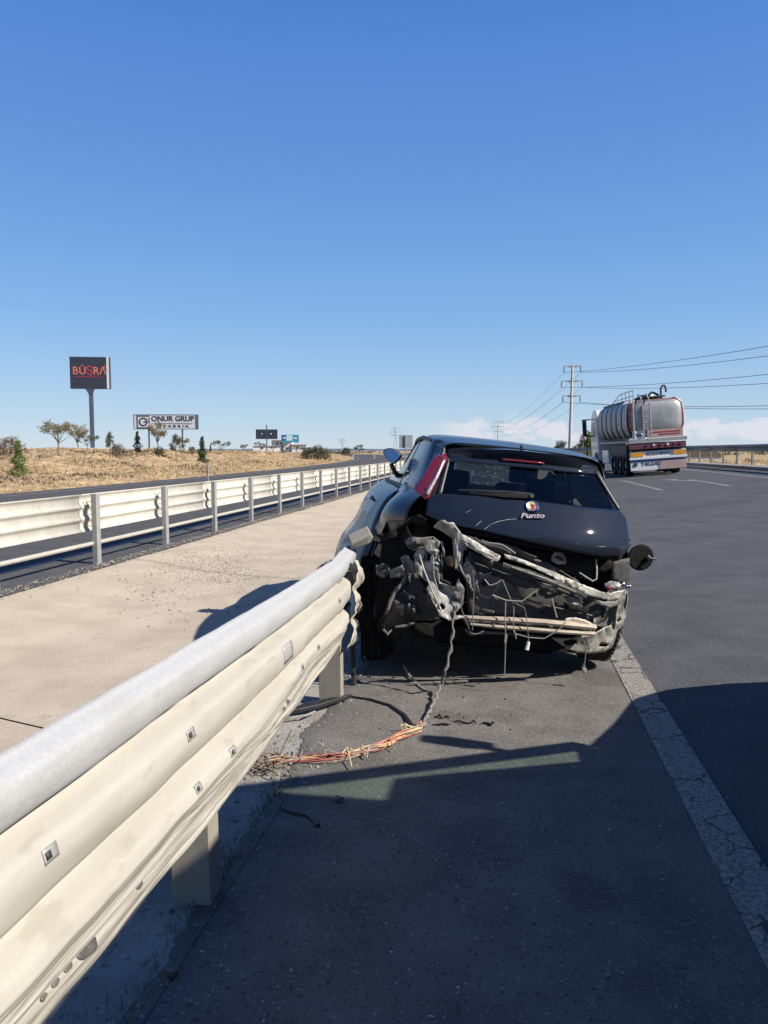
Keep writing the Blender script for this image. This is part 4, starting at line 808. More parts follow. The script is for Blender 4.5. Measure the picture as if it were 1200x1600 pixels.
for k in range(34):
    m_ = [M['wire_red'], M['wire_orange'], M['wire_red'], M['wire_yellow'], M['wire_orange'], M['wire_pale'], M['wire_red'], M['wire_dark']][k % 8]
    i0 = rng.integers(0, 14); i1 = 60 - rng.integers(0, 30) if k % 3 else 60; pts = []
    a, bb, ph = rng.uniform(.01, .055), rng.uniform(.006, .03), rng.uniform(0, 9)
    for i in range(i0, i1):
        q = Vector(base[i]); w_ = .35 + .65 * math.sin(PI * i / 60)
        pts.append(q + Vector((a * .5 * math.sin(i * .21 + ph * 2), a * w_ * math.sin(i * .17 + ph), abs(bb * math.sin(i * .13 + ph)) - .012)))
    if k % 5 == 0: e = pts[-1]; pts += [e + Vector((rng.uniform(-.05, .05), rng.uniform(-.10, .06), .01))]
    if len(pts) < 3: continue
    mb = MB(); mb.tube(pts, .003, 5); mb.build('strand', m_, lo_, smooth=True)
for k in range(10):
    q = Vector(base[rng.integers(10, 55)]); pts = [q, q + Vector((rng.uniform(-.05, .05), rng.uniform(-.06, .06), .03)), q + Vector((rng.uniform(-.12, .12), rng.uniform(-.12, .12), .0))]
    mb = MB(); mb.tube(resample([tuple(p_) for p_ in pts], 8).tolist(), .003, 4); mb.build('strand', M['wire_yellow'] if k % 2 else M['wire_pale'], lo_)
lo_.location = (0, 0, 0)

# ------------------------------------------------------------------ debris on the ground
def debris(name, label, cat, pts, r, m, group=None):
    mb = MB(); mb.tube(pts, r, 6); return tag(mb.build(name, m, smooth=True), label, cat, group)
mb = MB(); a, b_ = gp(448, 1117, .02), gp(550, 1090, .03); d = (b_ - a)
mb.prism([a, a + d * .25 + Vector((0, .05, .01)), a + d * .6 + Vector((0, .04, .0)), b_, b_ + Vector((-.02, -.04, 0)), a + d * .5 + Vector((0, -.05, 0)), a + d * .2 + Vector((0, -.03, 0))], (0, 0, .025))
tag(mb.build('trim_strip', M['trim'], bevel=.004), 'bent black plastic trim strip lying at the foot of the rail post', 'trim strip')
debris('pale_strip', 'thin pale metal strip lying in front of the black trim at the post', 'metal strip', [gp(438, 1124, .02), gp(478, 1118, .03), gp(492, 1112, .02)], .007, M['pale_metal'])
debris('plastic_rod', 'short black plastic rod standing upright beside the torn rail end', 'rod', [gp(553, 1070, .01), ground(553, 1070, 0) + Vector((-.01, .02, .14)), ground(553, 1070, 0) + Vector((-.015, .02, .27))], .016, M['trim'])
debris('pale_cable', 'short pale cable lying under the wreck, left of the wiring loom', 'cable', [gp(631, 1040, .05), gp(640, 1056, .02), gp(655, 1072, .01), gp(666, 1080, .01)], .008, M['wire_pale'])
debris('metal_bar', 'straight pale bar lying on the asphalt under the wreck', 'bar', [gp(640, 1068, .02), gp(690, 1066, .02), gp(731, 1064, .02)], .008, M['mid_metal'])
debris('black_hose', 'curved black hose lying on the shoulder between trim strip and wiring loom', 'hose', [gp(548, 1088, .012), gp(580, 1093, .012), gp(610, 1102, .012), gp(632, 1117, .012), gp(642, 1132, .012), gp(650, 1140, .012)], [.006, .007, .008, .010, .014, .010], M['trim'])
for u, v, w_, lb in ((690, 1120, .09, 'curled scrap of black rubber to the left of two others on the sunlit shoulder'), (727, 1129, .13, 'ragged scrap of black rubber, middle one on the sunlit shoulder'), (762, 1131, .08, 'scrap of black rubber furthest to the right on the sunlit shoulder'), (690, 1133, .10, 'thin scrap of black rubber below the curled one beside the loom')):
    c0 = gp(u, v, .008); debris('rubber_scrap', lb, 'rubber scrap', [c0 + Vector((w_ * (t_ - .5), rng.normal(0, .012), abs(rng.normal(0, .006)))) for t_ in (0, .18, .36, .5, .7, .85, 1)], [.002, .005, .003 + .006 * rng.random(), .006, .003 + .007 * rng.random(), .006, .002], M['matte_black'], 'rubber scraps behind the wreck')
debris('black_cable', 'thin black cable end lying in the shade beside the gutter', 'cable', [gp(438, 1262, .01), gp(455, 1270, .01), gp(478, 1274, .01), gp(490, 1283, .01), gp(497, 1290, .012)], [.004, .005, .005, .006, .011], M['trim'])
def chip(u, v, r_, m, label, cat):
    mb = MB(); c0 = gp(u, v, .0); n = 7
    ring = [c0 + Vector((r_ * rng.uniform(.6, 1.2) * math.cos(2 * PI * k / n), r_ * rng.uniform(.5, 1) * math.sin(2 * PI * k / n), .005 + .012 * rng.random())) for k in range(n)]
    mb.prism(ring, (0, 0, .012)); tag(mb.build(cat.replace(' ', '_'), m), label, cat)
chip(268, 1528, .022, M['dirty_metal'], 'dark flat flake lying on the asphalt edge near the front rail post', 'flake')
chip(528, 1254, .022, M['mid_metal'], 'small grey chip in the shade beyond the black cable end', 'chip')
chip(1154, 1022, .02, M['matte_black'], 'black fragment lying on the sunlit road to the right of the white line', 'fragment')
chip(1030, 834, .03, M['stone'], 'small stone lying on the road far right of the wreck', 'stone')
# twigs
tw = MB()
for k in range(46):
    c0 = gp(rng.uniform(378, 440), rng.uniform(1180, 1212), .01); c0 = Vector((c0.x, c0.y, .0)); a = rng.uniform(0, 2 * PI); l = rng.uniform(.03, .10)
    tw.tube([c0 + Vector((0, 0, rng.uniform(.0, .03))), c0 + Vector((l * .5 * math.cos(a), l * .5 * math.sin(a), rng.uniform(.01, .05))), c0 + Vector((l * math.cos(a + .5), l * math.sin(a + .5), rng.uniform(.0, .05)))], .0035, 4)
c0 = gp(433, 1192, 0); tw.tube([c0, c0 + Vector((.02, .02, .06)), c0 + Vector((.06, .05, .15))], .003, 4)
tag(tw.build('dry_twigs', M['twig']), 'heap of dry twigs caught at the end of the wiring loom under the rail', 'twigs')
# grit and weeds
def scatter(name, n, fpos, smin, smax, m, seed=1):
    r = np.random.default_rng(seed); b = MB()
    base_v = np.array([(1, 0, -.5), (-.5, .87, -.5), (-.5, -.87, -.5), (.2, .1, .7), (.6, .6, .1), (-.7, .1, .2)]); fc = [(0, 4, 3), (4, 1, 3), (1, 5, 3), (5, 2, 3), (2, 0, 3), (0, 1, 4), (1, 2, 5), (0, 2, 1)]
    for k in range(n):
        x, y, z = fpos(r); s_ = smin * (smax / smin) ** (r.random() ** 2.2); a = r.random() * 6.28; c, sn = math.cos(a), math.sin(a); q = base_v * s_ * r.uniform(.6, 1.2, (1, 3))
        b.add([(x + c * p_[0] - sn * p_[1], y + sn * p_[0] + c * p_[1], z + p_[2] * .8 + s_ * .3) for p_ in q], fc)
    return tag(b.build(name, m), kind='stuff')
def g1(r):
    y = r.uniform(2, 26); x = -5.28 + abs(r.normal(0, .16)); return x + cx(y), y, .016
def g2(r): x = r.normal(-3.7, .55); y = r.normal(9.3, 1.0); return x, y - .9 * (x + 3.7), .022 - .09 * math.sin(PI * min(1, max(0, (x + 5.22) / 3.72))) ** 1.3
def g3(r): y = r.uniform(1.2, 6); x = -1.0 + r.normal(0, .10); return x, y, .004
def g4(r): y = 1.6 + 6 * r.random() ** 1.6; x = r.uniform(-.9, 3); return x, y, (.075 * max(0, x - .78)) + .006
scatter('gravel', 6000, g1, .003, .017, M['stone'], 1); scatter('gravel', 5200, g2, .003, .016, M['stone'], 2)
scatter('gravel', 700, g3, .003, .014, M['gutter'], 3); scatter('gravel', 260, g4, .002, .0075, M['stone'], 4)
def g5(r): p_ = ground(r.normal(690, 75), r.normal(1100, 32), 0); return p_.x, p_.y, .006
scatter('crumbs', 150, g5, .002, .009, M['matte_black'], 5); scatter('crumbs', 60, g5, .002, .007, M['stone'], 6)
wd = MB()
for k in range(420):
    y = rng.choice([rng.normal(2.45, .14), rng.normal(3.15, .2), rng.normal(1.7, .3)], p=[.35, .45, .2]); x = -.985 + rng.normal(0, .03); a = rng.uniform(0, 6.28); l = rng.uniform(.012, .05)
    d = Vector((math.cos(a), math.sin(a), 0)); s_ = Vector((-d.y, d.x, 0)) * .003; c0 = Vector((x, y, .002))
    wd.add([c0 - s_, c0 + s_, c0 + d * l * .6 + Vector((0, 0, l * .8))], [(0, 1, 2)])
tag(wd.build('weeds', M['weed']), kind='stuff')
gr = MB()
for k in range(26000):
    y = 10 + 100 * rng.random() ** 1.3; t = 0.6 + 30 * rng.random() ** 1.8; xr = -17.2 - t
    cl = fbm(xr * .5, y * .3, 12, 3)
    if cl < -.15: continue
    z = bank_z(xr, y); c0 = Vector((xr + cx(y), y, z - .01)); a = rng.uniform(0, 6.28); l = rng.uniform(.05, .20) * (1 + .8 * max(0, cl)); d = Vector((math.cos(a), math.sin(a), 0)); s_ = Vector((-d.y, d.x, 0)) * (.010 + y * .0003)
    gr.add([c0 - s_, c0 + s_, c0 + d * l * .45 + Vector((0, 0, l))], [(0, 1, 2)])
tag(gr.build('dry_grass', M['straw']), kind='stuff')

br = MB()
for cx0, cy0, sx_, sy_, n_b in ((-19.6, 26.5, 1.2, 3.2, 900), (-18.8, 33.0, .8, 3.0, 500), (-20.5, 39.5, 1.4, 3.0, 600), (-21.5, 23.0, .9, 1.5, 500), (-19.3, 48, 1.0, 4.0, 500), (-23.5, 31, 1.5, 4.0, 700), (-24.0, 46, 1.2, 7.0, 900), (-20.0, 62, 1.2, 6.0, 500)):
    for k in range(n_b):
        xr = cx0 + rng.normal(0, sx_ * .5); y = cy0 + rng.normal(0, sy_ * .5) + 1.2 * (xr - cx0)
        if xr > -17.5: continue
        c0 = Vector((xr + cx(y), y, bank_z(xr, y) - .01)); a = rng.uniform(0, 6.28); l = rng.uniform(.05, .22); d = Vector((math.cos(a), math.sin(a), 0)); s_ = Vector((-d.y, d.x, 0)) * .03
        br.add([c0 - s_, c0 + s_, c0 + d * l * .7 + Vector((0, 0, l * .8))], [(0, 1, 2)])
tag(br.build('dry_undergrowth', M['leaf_brown']), kind='stuff')

# ------------------------------------------------------------------ trees and scrub
def clumps(b, r, n, fpos, leaf, per=7):
    for k in range(n):
        c0 = fpos(r)
        for j in range(per):
            d = Vector(r.normal(0, 1, 3)); d.normalize(); c1 = c0 + Vector(r.normal(0, leaf * .9, 3)); e = d.orthogonal().normalized() * leaf * r.uniform(.5, 1.1); f_ = d.cross(e).normalized() * leaf * r.uniform(.25, .5)
            b.add([c1 - e, c1 + f_, c1 + e, c1 - f_], [(0, 1, 2, 3)])
def tree(name, label, cat, base, h, kind, leafm, seed, lean=0.0, width=1.0, group=None):
    r = np.random.default_rng(seed); t = empty(name, base); tag(t, label, cat, group)
    tr = MB(); cr = MB(); tips = []
    if kind == 'umbrella':
        fk = .40 * h; tr.tube([(0, 0, -.2), (.03 * h, 0, fk * .6), (lean * h * .4, .0, fk)], [.024 * h, .018 * h, .015 * h], 7)
        for k in range(9):
            a = 2 * PI * k / 9 + r.uniform(-.3, .3); R0 = h * .36 * width * r.uniform(.55, 1.15); zt_ = h * r.uniform(.62, .95)
            p0 = Vector((lean * h * .4, 0, fk * r.uniform(.8, 1))); p1 = p0 + Vector((R0 * .5 * math.cos(a), R0 * .5 * math.sin(a), (zt_ - fk) * .65)); p2 = Vector((lean * h * .5 + R0 * math.cos(a), R0 * math.sin(a), zt_))
            tr.tube([p0, p1, p2], [.010 * h, .006 * h, .002 * h], 5); tips += [p1.lerp(p2, w_) for w_ in (.5, .8, 1.0)]
        f_ = lambda q: Vector(tips[q.integers(len(tips))]) + Vector((q.normal(0, .055 * h), q.normal(0, .055 * h), q.normal(0, .03 * h)))
        clumps(cr, r, 330, f_, .024 * h)
    elif kind == 'cone':
        tr.tube([(0, 0, -.2), (0, 0, h * .9)], [.03 * h, .006 * h], 6)
        def f_(q):
            z = h * (.04 + .94 * q.random() ** 1.25); R0 = .22 * h * width * (1 - (z / h) ** 1.4) * (.75 + .35 * math.sin(z * 9 / h * 2 + seed)) * q.uniform(.5, 1.05); a = q.uniform(0, 2 * PI); return Vector((R0 * math.cos(a), R0 * math.sin(a), z))
        clumps(cr, r, 480, f_, .028 * h)
    elif kind == 'pine':
        tr.tube([(0, 0, -.2), (lean * .3 * h, 0, h * .5), (lean * h * .6, 0, h * .95)], [.026 * h, .018 * h, .006 * h], 6)
        for k in range(11):
            z = h * (.34 + .6 * k / 11); a = k * 2.4 + r.uniform(-.4, .4); R0 = h * .30 * width * (1.12 - z / h) * r.uniform(.7, 1.2); p0 = Vector((lean * z * .6, 0, z)); p1 = p0 + Vector((R0 * math.cos(a), R0 * math.sin(a), R0 * .35)); tr.tube([p0, p1], [.008 * h, .003 * h], 4); tips += [p0.lerp(p1, w_) for w_ in (.55, .8, 1)]
        tips += [Vector((lean * h * .6, 0, h * .97))] * 2
        f_ = lambda q: Vector(tips[q.integers(len(tips))]) + Vector(q.normal(0, .035 * h, 3))
        clumps(cr, r, 300, f_, .026 * h)
    else:
        for k in range(7):
            a = r.uniform(0, 6.28); R0 = .42 * h * width * r.uniform(.4, 1); tr.tube([(0, 0, -.1), (R0 * .5 * math.cos(a), R0 * .5 * math.sin(a), h * .4), (R0 * math.cos(a), R0 * math.sin(a), h * r.uniform(.55, .9))], [.03 * h, .02 * h, .008 * h], 4)
        def f_(q):
            a = q.uniform(0, 6.28); z = q.random() ** .8; R0 = .62 * h * width * math.sqrt(max(0, 1 - (z * 1.02 - .12) ** 2)) * q.uniform(.35, 1.05) * (.8 + .25 * math.sin(3 * a + seed)); return Vector((R0 * math.cos(a), R0 * math.sin(a), h * (.08 + .9 * z * q.uniform(.75, 1.05))))
        clumps(cr, r, 330, f_, .045 * h)
    tr.build('trunk' if kind != 'bush' else 'stem', M['bark'], t, smooth=True); cr.build('crown', leafm, t); return t
def ground_pt(u, y):
    d = ray(u, 704); X = d[0] / d[1] * y; return X
def plant(u, vt, vb, y, *a, **k):
    X = ground_pt(u, y); z = max(bank_at(X, y), -.3) if X - cx(y) < -17 else k.pop('z', 0.5)
    k.pop('z', None)
    ztop = 1.5 + (704 - vt) / 1200 * y * .985
    name, label, cat, kind, lm_, seed = a
    return tree(name, label, cat, (X, y, z), max(.4, ztop - z), kind, lm_, seed, **k)
plant(90, 648, 715, 38, 'pine_tree', 'tallest spreading tree with yellowed flat crown on the embankment, left of the dark billboard', 'tree', 'umbrella', M['leaf_olive'], 11, lean=.05, width=1.15)
plant(121, 655, 705, 46, 'pine_tree', 'thin yellowed tree touching the tall spreading one, just left of the billboard pole', 'tree', 'umbrella', M['leaf_olive'], 12, width=.8)
plant(136, 676, 706, 42, 'bushy_tree', 'low round bushy tree in front of the foot of the billboard pole', 'tree', 'umbrella', M['leaf'], 13, width=1.5)
plant(172, 674, 705, 44, 'pine_tree', 'slim small pine just right of the billboard pole', 'tree', 'pine', M['leaf'], 14)
plant(215, 672, 706, 50, 'cypress', 'dark cone-shaped cypress left of the pale sign board', 'tree', 'cone', M['leaf_dark'], 15, width=1.25)
plant(246, 656, 703, 50, 'pine_tree', 'slender tree whose sparse crown covers part of the pale sign board', 'tree', 'umbrella', M['leaf_olive'], 16, width=.7)
plant(275, 678, 704, 50, 'pine_tree', 'small spreading pine beneath the right half of the pale sign board', 'tree', 'pine', M['leaf'], 17, width=1.6)
plant(287, 680, 703, 62, 'pine_tree', 'small brownish tree behind the right leg of the pale sign board', 'tree', 'umbrella', M['leaf_brown'], 18, width=.9)
plant(316, 681, 706, 52, 'cypress', 'dark narrow cypress just right of the pale sign board', 'tree', 'cone', M['leaf_dark'], 19, width=1.1)
plant(329, 694, 704, 70, 'cypress', 'very small dark cypress right of the taller narrow one', 'tree', 'cone', M['leaf_dark'], 20, width=1.0)
plant(345, 686, 704, 66, 'bushy_tree', 'broad low tree midway between the pale sign board and the twin dark boards', 'tree', 'umbrella', M['leaf'], 21, width=1.6)
plant(380, 693, 704, 80, 'bushy_tree', 'small tree left of the white building by the twin dark boards', 'tree', 'umbrella', M['leaf'], 22, width=1.2)
plant(406, 689, 705, 84, 'bushy_tree', 'leafy tree under the left one of the twin dark boards', 'tree', 'umbrella', M['leaf'], 23, width=1.5)
plant(427, 696, 705, 90, 'bushy_tree', 'tiny tree right of the twin boards post, before the white building', 'tree', 'umbrella', M['leaf'], 24, width=1.2)
plant(441, 694, 705, 92, 'bushy_tree', 'pointed green tree before the white building, under the blue board', 'tree', 'cone', M['leaf'], 25, width=1.8)
plant(463, 694, 706, 96, 'bushy_tree', 'greyish brown tree under the right end of the blue board', 'tree', 'umbrella', M['leaf_brown'], 26, width=1.6)
plant(479, 698, 708, 92, 'shrub', 'dark dense bush just right of the blue board', 'bush', 'bush', M['leaf_dark'], 27, width=1.2)
plant(496, 695, 710, 92, 'shrub', 'largest dark bush at the right end of the row on the embankment', 'bush', 'bush', M['leaf_dark'], 28, width=1.3)
plant(507, 700, 710, 98, 'shrub', 'small brownish bush at the far end of the bush row', 'bush', 'bush', M['leaf_brown'], 29, width=1.2)
plant(15, 680, 700, 36, 'shrub', 'brownish bush at the extreme left of the embankment top', 'bush', 'bush', M['leaf_brown'], 30, width=1.3)
plant(29, 687, 715, 30, 'shrub', 'bright green young shrub on the slope at the extreme left', 'bush', 'cone', M['leaf_bright'], 31, width=1.4)
plant(184, 693, 706, 46, 'shrub', 'low brown bush on the slope right of the slim pine', 'bush', 'bush', M['leaf_brown'], 32, width=1.2)
plant(249, 698, 706, 50, 'shrub', 'low green bush between the two legs of the pale sign board', 'bush', 'bush', M['leaf'], 33, width=1.3)
plant(300, 697, 704, 58, 'shrub', 'low tuft of dry scrub right of the right leg of the pale sign board', 'bush', 'bush', M['leaf_brown'], 34, width=1.2)
X = ground_pt(918, 118); tree('roadside_tree', 'bright green leafy tree behind the chevron sign, left of the truck cab', 'tree', (X, 118, -.5), 4.7, 'bush', M['leaf_bright'], 41, width=.62)
for u, y, h, s_, lb in ((876, 150, 4.0, 51, 'thin dark tree left of the near power pole, beyond the right guardrail'), (870, 150, 3.0, 52, 'low dark shrub furthest left of the near power pole beyond the guardrail'), (900, 150, 3.6, 53, 'thin dark tree right of the near power pole, beside the chevron sign')):
    X = ground_pt(u, y); tree('roadside_tree', lb, 'tree', (X, y, -.6), h, 'umbrella' if h > 3.2 else 'bush', M['leaf_dark'], s_, width=.6)
X = ground_pt(804, 190); tree('roadside_tree', 'small dark tree seen just above the roof of the wreck', 'tree', (X, 190, -.6), 3.6, 'umbrella', M['leaf_dark'], 55, width=.8)
for u, y, h, s_, lb in ((561, 210, 3.5, 56, 'lone small tree on the far horizon left of the car mirror'), (541, 210, 2.7, 57, 'lone low bush on the far horizon, left of the lone small tree')):
    X = ground_pt(u, y); tree('distant_tree', lb, 'tree', (X, y, -.3), h, 'umbrella' if h > 3 else 'bush', M['leaf_dark'], s_, width=1.2)
# scrub line and far hills
sc_ = MB(); r = np.random.default_rng(99)
for k in range(900):
    a = r.uniform(-.9, .9); d = r.uniform(330, 700); x, y = d * math.sin(a), d * math.cos(a)
    if -40 < x - cx(min(y, 300)) < 14: continue
    s_ = r.uniform(.6, 2.0); 
    for j in range(10):
        c1 = Vector((x, y, -.3)) + Vector((r.normal(0, s_ * .8), r.normal(0, s_ * .8), abs(r.normal(0, s_ * .42)))); e = Vector(r.normal(0, 1, 3)); e.normalize(); f_ = e.orthogonal().normalized(); e *= s_ * .5; f_ *= s_ * .35
        sc_.add([c1 - e, c1 + f_, c1 + e, c1 - f_], [(0, 1, 2, 3)])
tag(sc_.build('scrub', M['wood']), kind='stuff')
hl = MB(); rows = [[], [], []]
for k in range(161):
    a = lerp(-1.6, 1.6, k / 160); d = 3600; h = 10 + 9 * fbm(a * 3, 1.0) + 4 * fbm(a * 14, 5)
    for j, (dd, hh) in enumerate(((0, -2), (200, h), (900, h * .4))): rows[j].append(((d + dd) * math.sin(a), (d + dd) * math.cos(a), hh))
hl.grid(rows); tag(hl.build('hills', M['hill'], smooth=True), kind='structure')

# ------------------------------------------------------------------ signs and billboards on the left
def sign_root(name, label, u, y, z, rotz=None):
    X = ground_pt(u, y); o = empty(name, (X, y, z), (0, 0, rotz if rotz is not None else 0)); tag(o, label, 'billboard'); return o, X
k_ = 110 / 1200 * 1.0
D = 110.0; px = D / 1200 * 1.02
bb, X = sign_root('billboard', 'tall dark billboard with copper BÜŞRA lettering on a single pole', 145, D, 1.2, .28)
zc = 1.5 + (704 - 578) * px; w_, h_ = 62 * px, 51 * px
mb = MB(); mb.box((0, 0, zc - 1.2), (w_, .9, h_)); mb.build('panel', M['navy'], bb)
mb = MB(); mb.box((w_ / 2 - .25, -.49, zc - 1.2), (.34, .08, h_)); mb.build('edge_trim', M['sign_grey'], bb)
mb = MB(); mb.box((0, 0, (zc - h_ / 2) / 2 - .9), (.55, .55, zc - h_ / 2 + .4)); mb.build('pole', M['navy_pole'], bb)
mb = MB(); mb.box((.6, -.6, .25), (4.6, 2.4, .9)); mb.build('plinth', M['plaster'], bb)
mb = MB(); mb.grid([[(-.3, -.3, zc - h_ / 2 - 1.2 - .8), (.3, -.3, zc - h_ / 2 - 1.2 - .8)], [(-.7, -.44, zc - h_ / 2 - 1.21), (.7, -.44, zc - h_ / 2 - 1.21)]]); mb.build('bracket', M['navy_pole'], bb, solid=.1)
tz = zc - 1.2 + .25
lx = -w_ * .43; fs = 1.62
for ch, wx, m_, dz, sc in (('B', 1.0, M['copper'], 0, 1), ('Ü', 1.06, M['copper'], 0, 1), ('Ş', .98, M['crimson'], 0, 1.12), ('R', .98, M['copper'], 0, 1), ('Λ', 1.0, M['copper'], 0, 1)):
    text('letter', ch, fs * sc, m_, bb, (lx + wx * .5 - .1, -.47, tz + dz), (PI / 2, 0, 0), .015, 0, .95, bold=.012); lx += wx
text('trademark', '®', .75, M['copper'], bb, (w_ * .405, -.47, tz + .6), (PI / 2, 0, 0), .01)
mb = MB(); mb.box((-w_ * .22, -.465, tz - .85), (w_ * .33, .02, .07)); mb.build('underline', M['crimson'], bb)
text('small_lettering', 'S E R İ F', .42, M['crimson'], bb, (w_ * .12, -.47, tz - .88), (PI / 2, 0, 0), .01)
mb = MB(); mb.box((w_ * .32, -.465, tz - .88), (w_ * .10, .02, .07)); mb.build('underline', M['crimson'], bb)

D = 112.0; px = D / 1200 * 1.02
on, X = sign_root('billboard', 'long pale grey ONUR GRUP board on two legs', 259.5, D, 1.1, .2)
zc = 1.5 + (704 - 658) * px; w_, h_ = 99 * px, 22 * px; zl = zc - 1.1
mb = MB(); mb.box((0, 0, zl), (w_, .5, h_)); mb.build('panel', M['sign_grey'], on)
mb = MB()
for q in ((0, h_ / 2 + .04, w_ + .2, .09), (0, -h_ / 2 - .04, w_ + .2, .09)): mb.box((q[0], 0, zl + q[1]), (q[2], .56, q[3]))
mb.box((-w_ / 2 - .03, 0, zl), (.1, .56, h_)); mb.box((w_ / 2 + .12, 0, zl), (.30, .62, h_ + .16)); mb.box((-w_ * .44, -.26, zl), (.05, .04, h_)); mb.build('frame', M['navy_pole'], on)
for q in (-w_ * .27, w_ * .27):
    mb = MB(); mb.box((q, 0, (zl - h_ / 2) / 2 - .5), (.20, .25, zl - h_ / 2 + 1.0)); mb.build('leg', M['navy_pole'], on)
    mb = MB(); mb.box((q + .1, -.1, .3), (1.25, 1.0, .8)); mb.build('footing', M['plaster'], on)
lg = MB(); cxl = -w_ * .35; s_ = h_ * .43
for q in ((0, s_, 2 * s_ + .12, .12), (0, -s_, 2 * s_ + .12, .14), (-s_, 0, .12, 2 * s_), (s_, .25 * s_, .12, .9 * s_)): lg.box((cxl + q[0], -.27, zl + q[1]), (q[2], .05, q[3]))
lg.lathe([(s_ * .52, -.28), (s_ * .74, -.28), (s_ * .74, -.25), (s_ * .52, -.25)], (cxl, 0, zl), 'y', 24); lg.box((cxl + s_ * .38, -.27, zl), (s_ * .5, .05, .16)); lg.build('logo', M['ink'], on)
text('lettering', 'ONUR GRUP', 1.10, M['ink'], on, (w_ * .125, -.27, zl + h_ * .22), (PI / 2, 0, 0), .01, 0, 1.03, bold=.03)
mb = MB(); mb.box((w_ * .125, -.27, zl - h_ * .12), (w_ * .62, .03, .06)); mb.build('underline', M['ink'], on)
text('lettering', 'F A B R I K', .56, M['ink'], on, (w_ * .18, -.27, zl - h_ * .32), (PI / 2, 0, 0), .01, 0, 1.5, bold=.012)

D = 190.0; px = D / 1200 * 1.03
tb, X = sign_root('billboard', 'pair of near-black boards side by side on one post', 417, D, 0.6, .2)
zc = 1.5 + (704 - 678.5) * px - .6
for q in (-1, 1):
    mb = MB(); mb.box((q * 8.6 * px, 0, zc), (16.4 * px, .4, 15 * px)); pn = mb.build('panel', M['navy'], tb)
    mb = MB(); mb.box((q * 8.6 * px + (-.15 if q > 0 else .1) * 12 * px, -.23, zc + .1), (1.6 * px, .06, 2.0 * px)); mb.build('emblem', M['white'] if q > 0 else M['sign_grey'], pn)
mb = MB(); mb.box((0, -.1, zc / 2 + .9), (1.5 * px, .3, zc + 3.0)); mb.build('post', M['navy_pole'], tb)
D = 205.0; px = D / 1200 * 1.03
bl, X = sign_root('billboard', 'blue and teal poster board to the right of the twin dark boards', 453.5, D, 0.6, .2)
zc = 1.5 + (704 - 685.5) * px - .6
mb = MB(); mb.box((0, 0, zc), (27 * px, .4, 12 * px)); mb.build('panel', M['teal'], bl)
mb = MB(); mb.box((-9.5 * px, -.22, zc + 1.5 * px), (7.5 * px, .05, 8 * px)); mb.build('poster_field', M['blue'], bl)
mb = MB(); mb.box((-1.0 * px, -.22, zc + 1 * px), (9.5 * px, .05, 8.5 * px)); mb.build('poster_field', M['pale_blue'], bl)
mb = MB(); mb.box((-8.5 * px, -.25, zc + 1 * px), (4 * px, .05, 2.2 * px)); mb.box((8 * px, -.25, zc + .5 * px), (5 * px, .05, 2.2 * px)); mb.build('poster_patch', M['white'], bl)
mb = MB(); mb.box((0, .2, zc / 2 - 1), (1.2 * px, .3, zc + 1)); mb.build('post', M['navy_pole'], bl)
# white building behind the boards
D = 245.0; px = D / 1200 * 1.03; X = ground_pt(437, D)
wb = empty('white_building', (X, D, -.3), (0, 0, .2)); tag(wb, 'low white building behind the trees below the blue board', 'building')
for x0, x1, v, nm in ((-40, -8, 697, 'annex_wall'), (-12, 20, 688, 'main_wall'), (20, 43, 695, 'annex_wall')):
    h = 1.8 + (704 - v) * px; mb = MB(); mb.box(((x0 + x1) / 2 * px, 2 + (1 if nm == 'main_wall' else 0), h / 2), ((x1 - x0) * px, 8, h)); wl_ = mb.build(nm, M['plaster'], wb)
    mb = MB(); mb.box(((x0 + x1) / 2 * px, 2, h + .1), ((x1 - x0) * px + .4, 8.6, .25)); mb.build('roof', M['sign_grey'], wl_)
for x, v in ((-26, 700), (-3, 693), (3, 693), (12, 700), (28, 700), (36, 700)):
    mb = MB(); mb.box((x * px, -2.05 + (1 if -8 < x < 20 else 0), 1.8 + (704 - v) * px), (3.0 * px, .12, 2.6 * px)); mb.build('window', M['window_dark'], wb)
# plain back of a road sign, kerb delineators
D = 62.0; px = D / 1200 * 1.01; X = ground_pt(634.5, D)
rs = empty('road_sign', (X, D, 0), (0, 0, .15)); tag(rs, 'plain grey back of a tall road sign seen just left of the wreck roof', 'sign')
for q in (-6, 5.2):
    mb = MB(); mb.box((q * px, .0, 1.5 + (704 - 690) * px), (9.6 * px, .03, 20 * px)); mb.build('panel', M['sign_back'], rs)
mb = MB(); mb.box((-.6 * px, -.06, (1.5 + 24 * px) / 2), (2.6 * px, .10, 1.5 + 24 * px)); mb.build('post', M['galv_post'], rs, bevel=.01)
for u, D, v, lb in ((324, 26, 726, 'thin grey marker stake on the embankment foot, lower left of the cypress'), (552, 120, 706, 'white marker post at the far roadside, under the lone small tree'), (585, 140, 703, 'white marker post furthest along the roadside, left of the car mirror')):
    X = ground_pt(u, D); z = bank_at(X, D) if X - cx(D) < -17.2 else 0; mb = MB(); mb.box((0, 0, .5), (.05 if D < 40 else .16, .05, 1.0)); mb.box((0, -.03, .85), (.05 if D < 40 else .165, .01, .12)); o = mb.build('marker_post', M['galv_post'] if D < 40 else M['white'], loc=(X, D, z)); tag(o, lb, 'marker post')
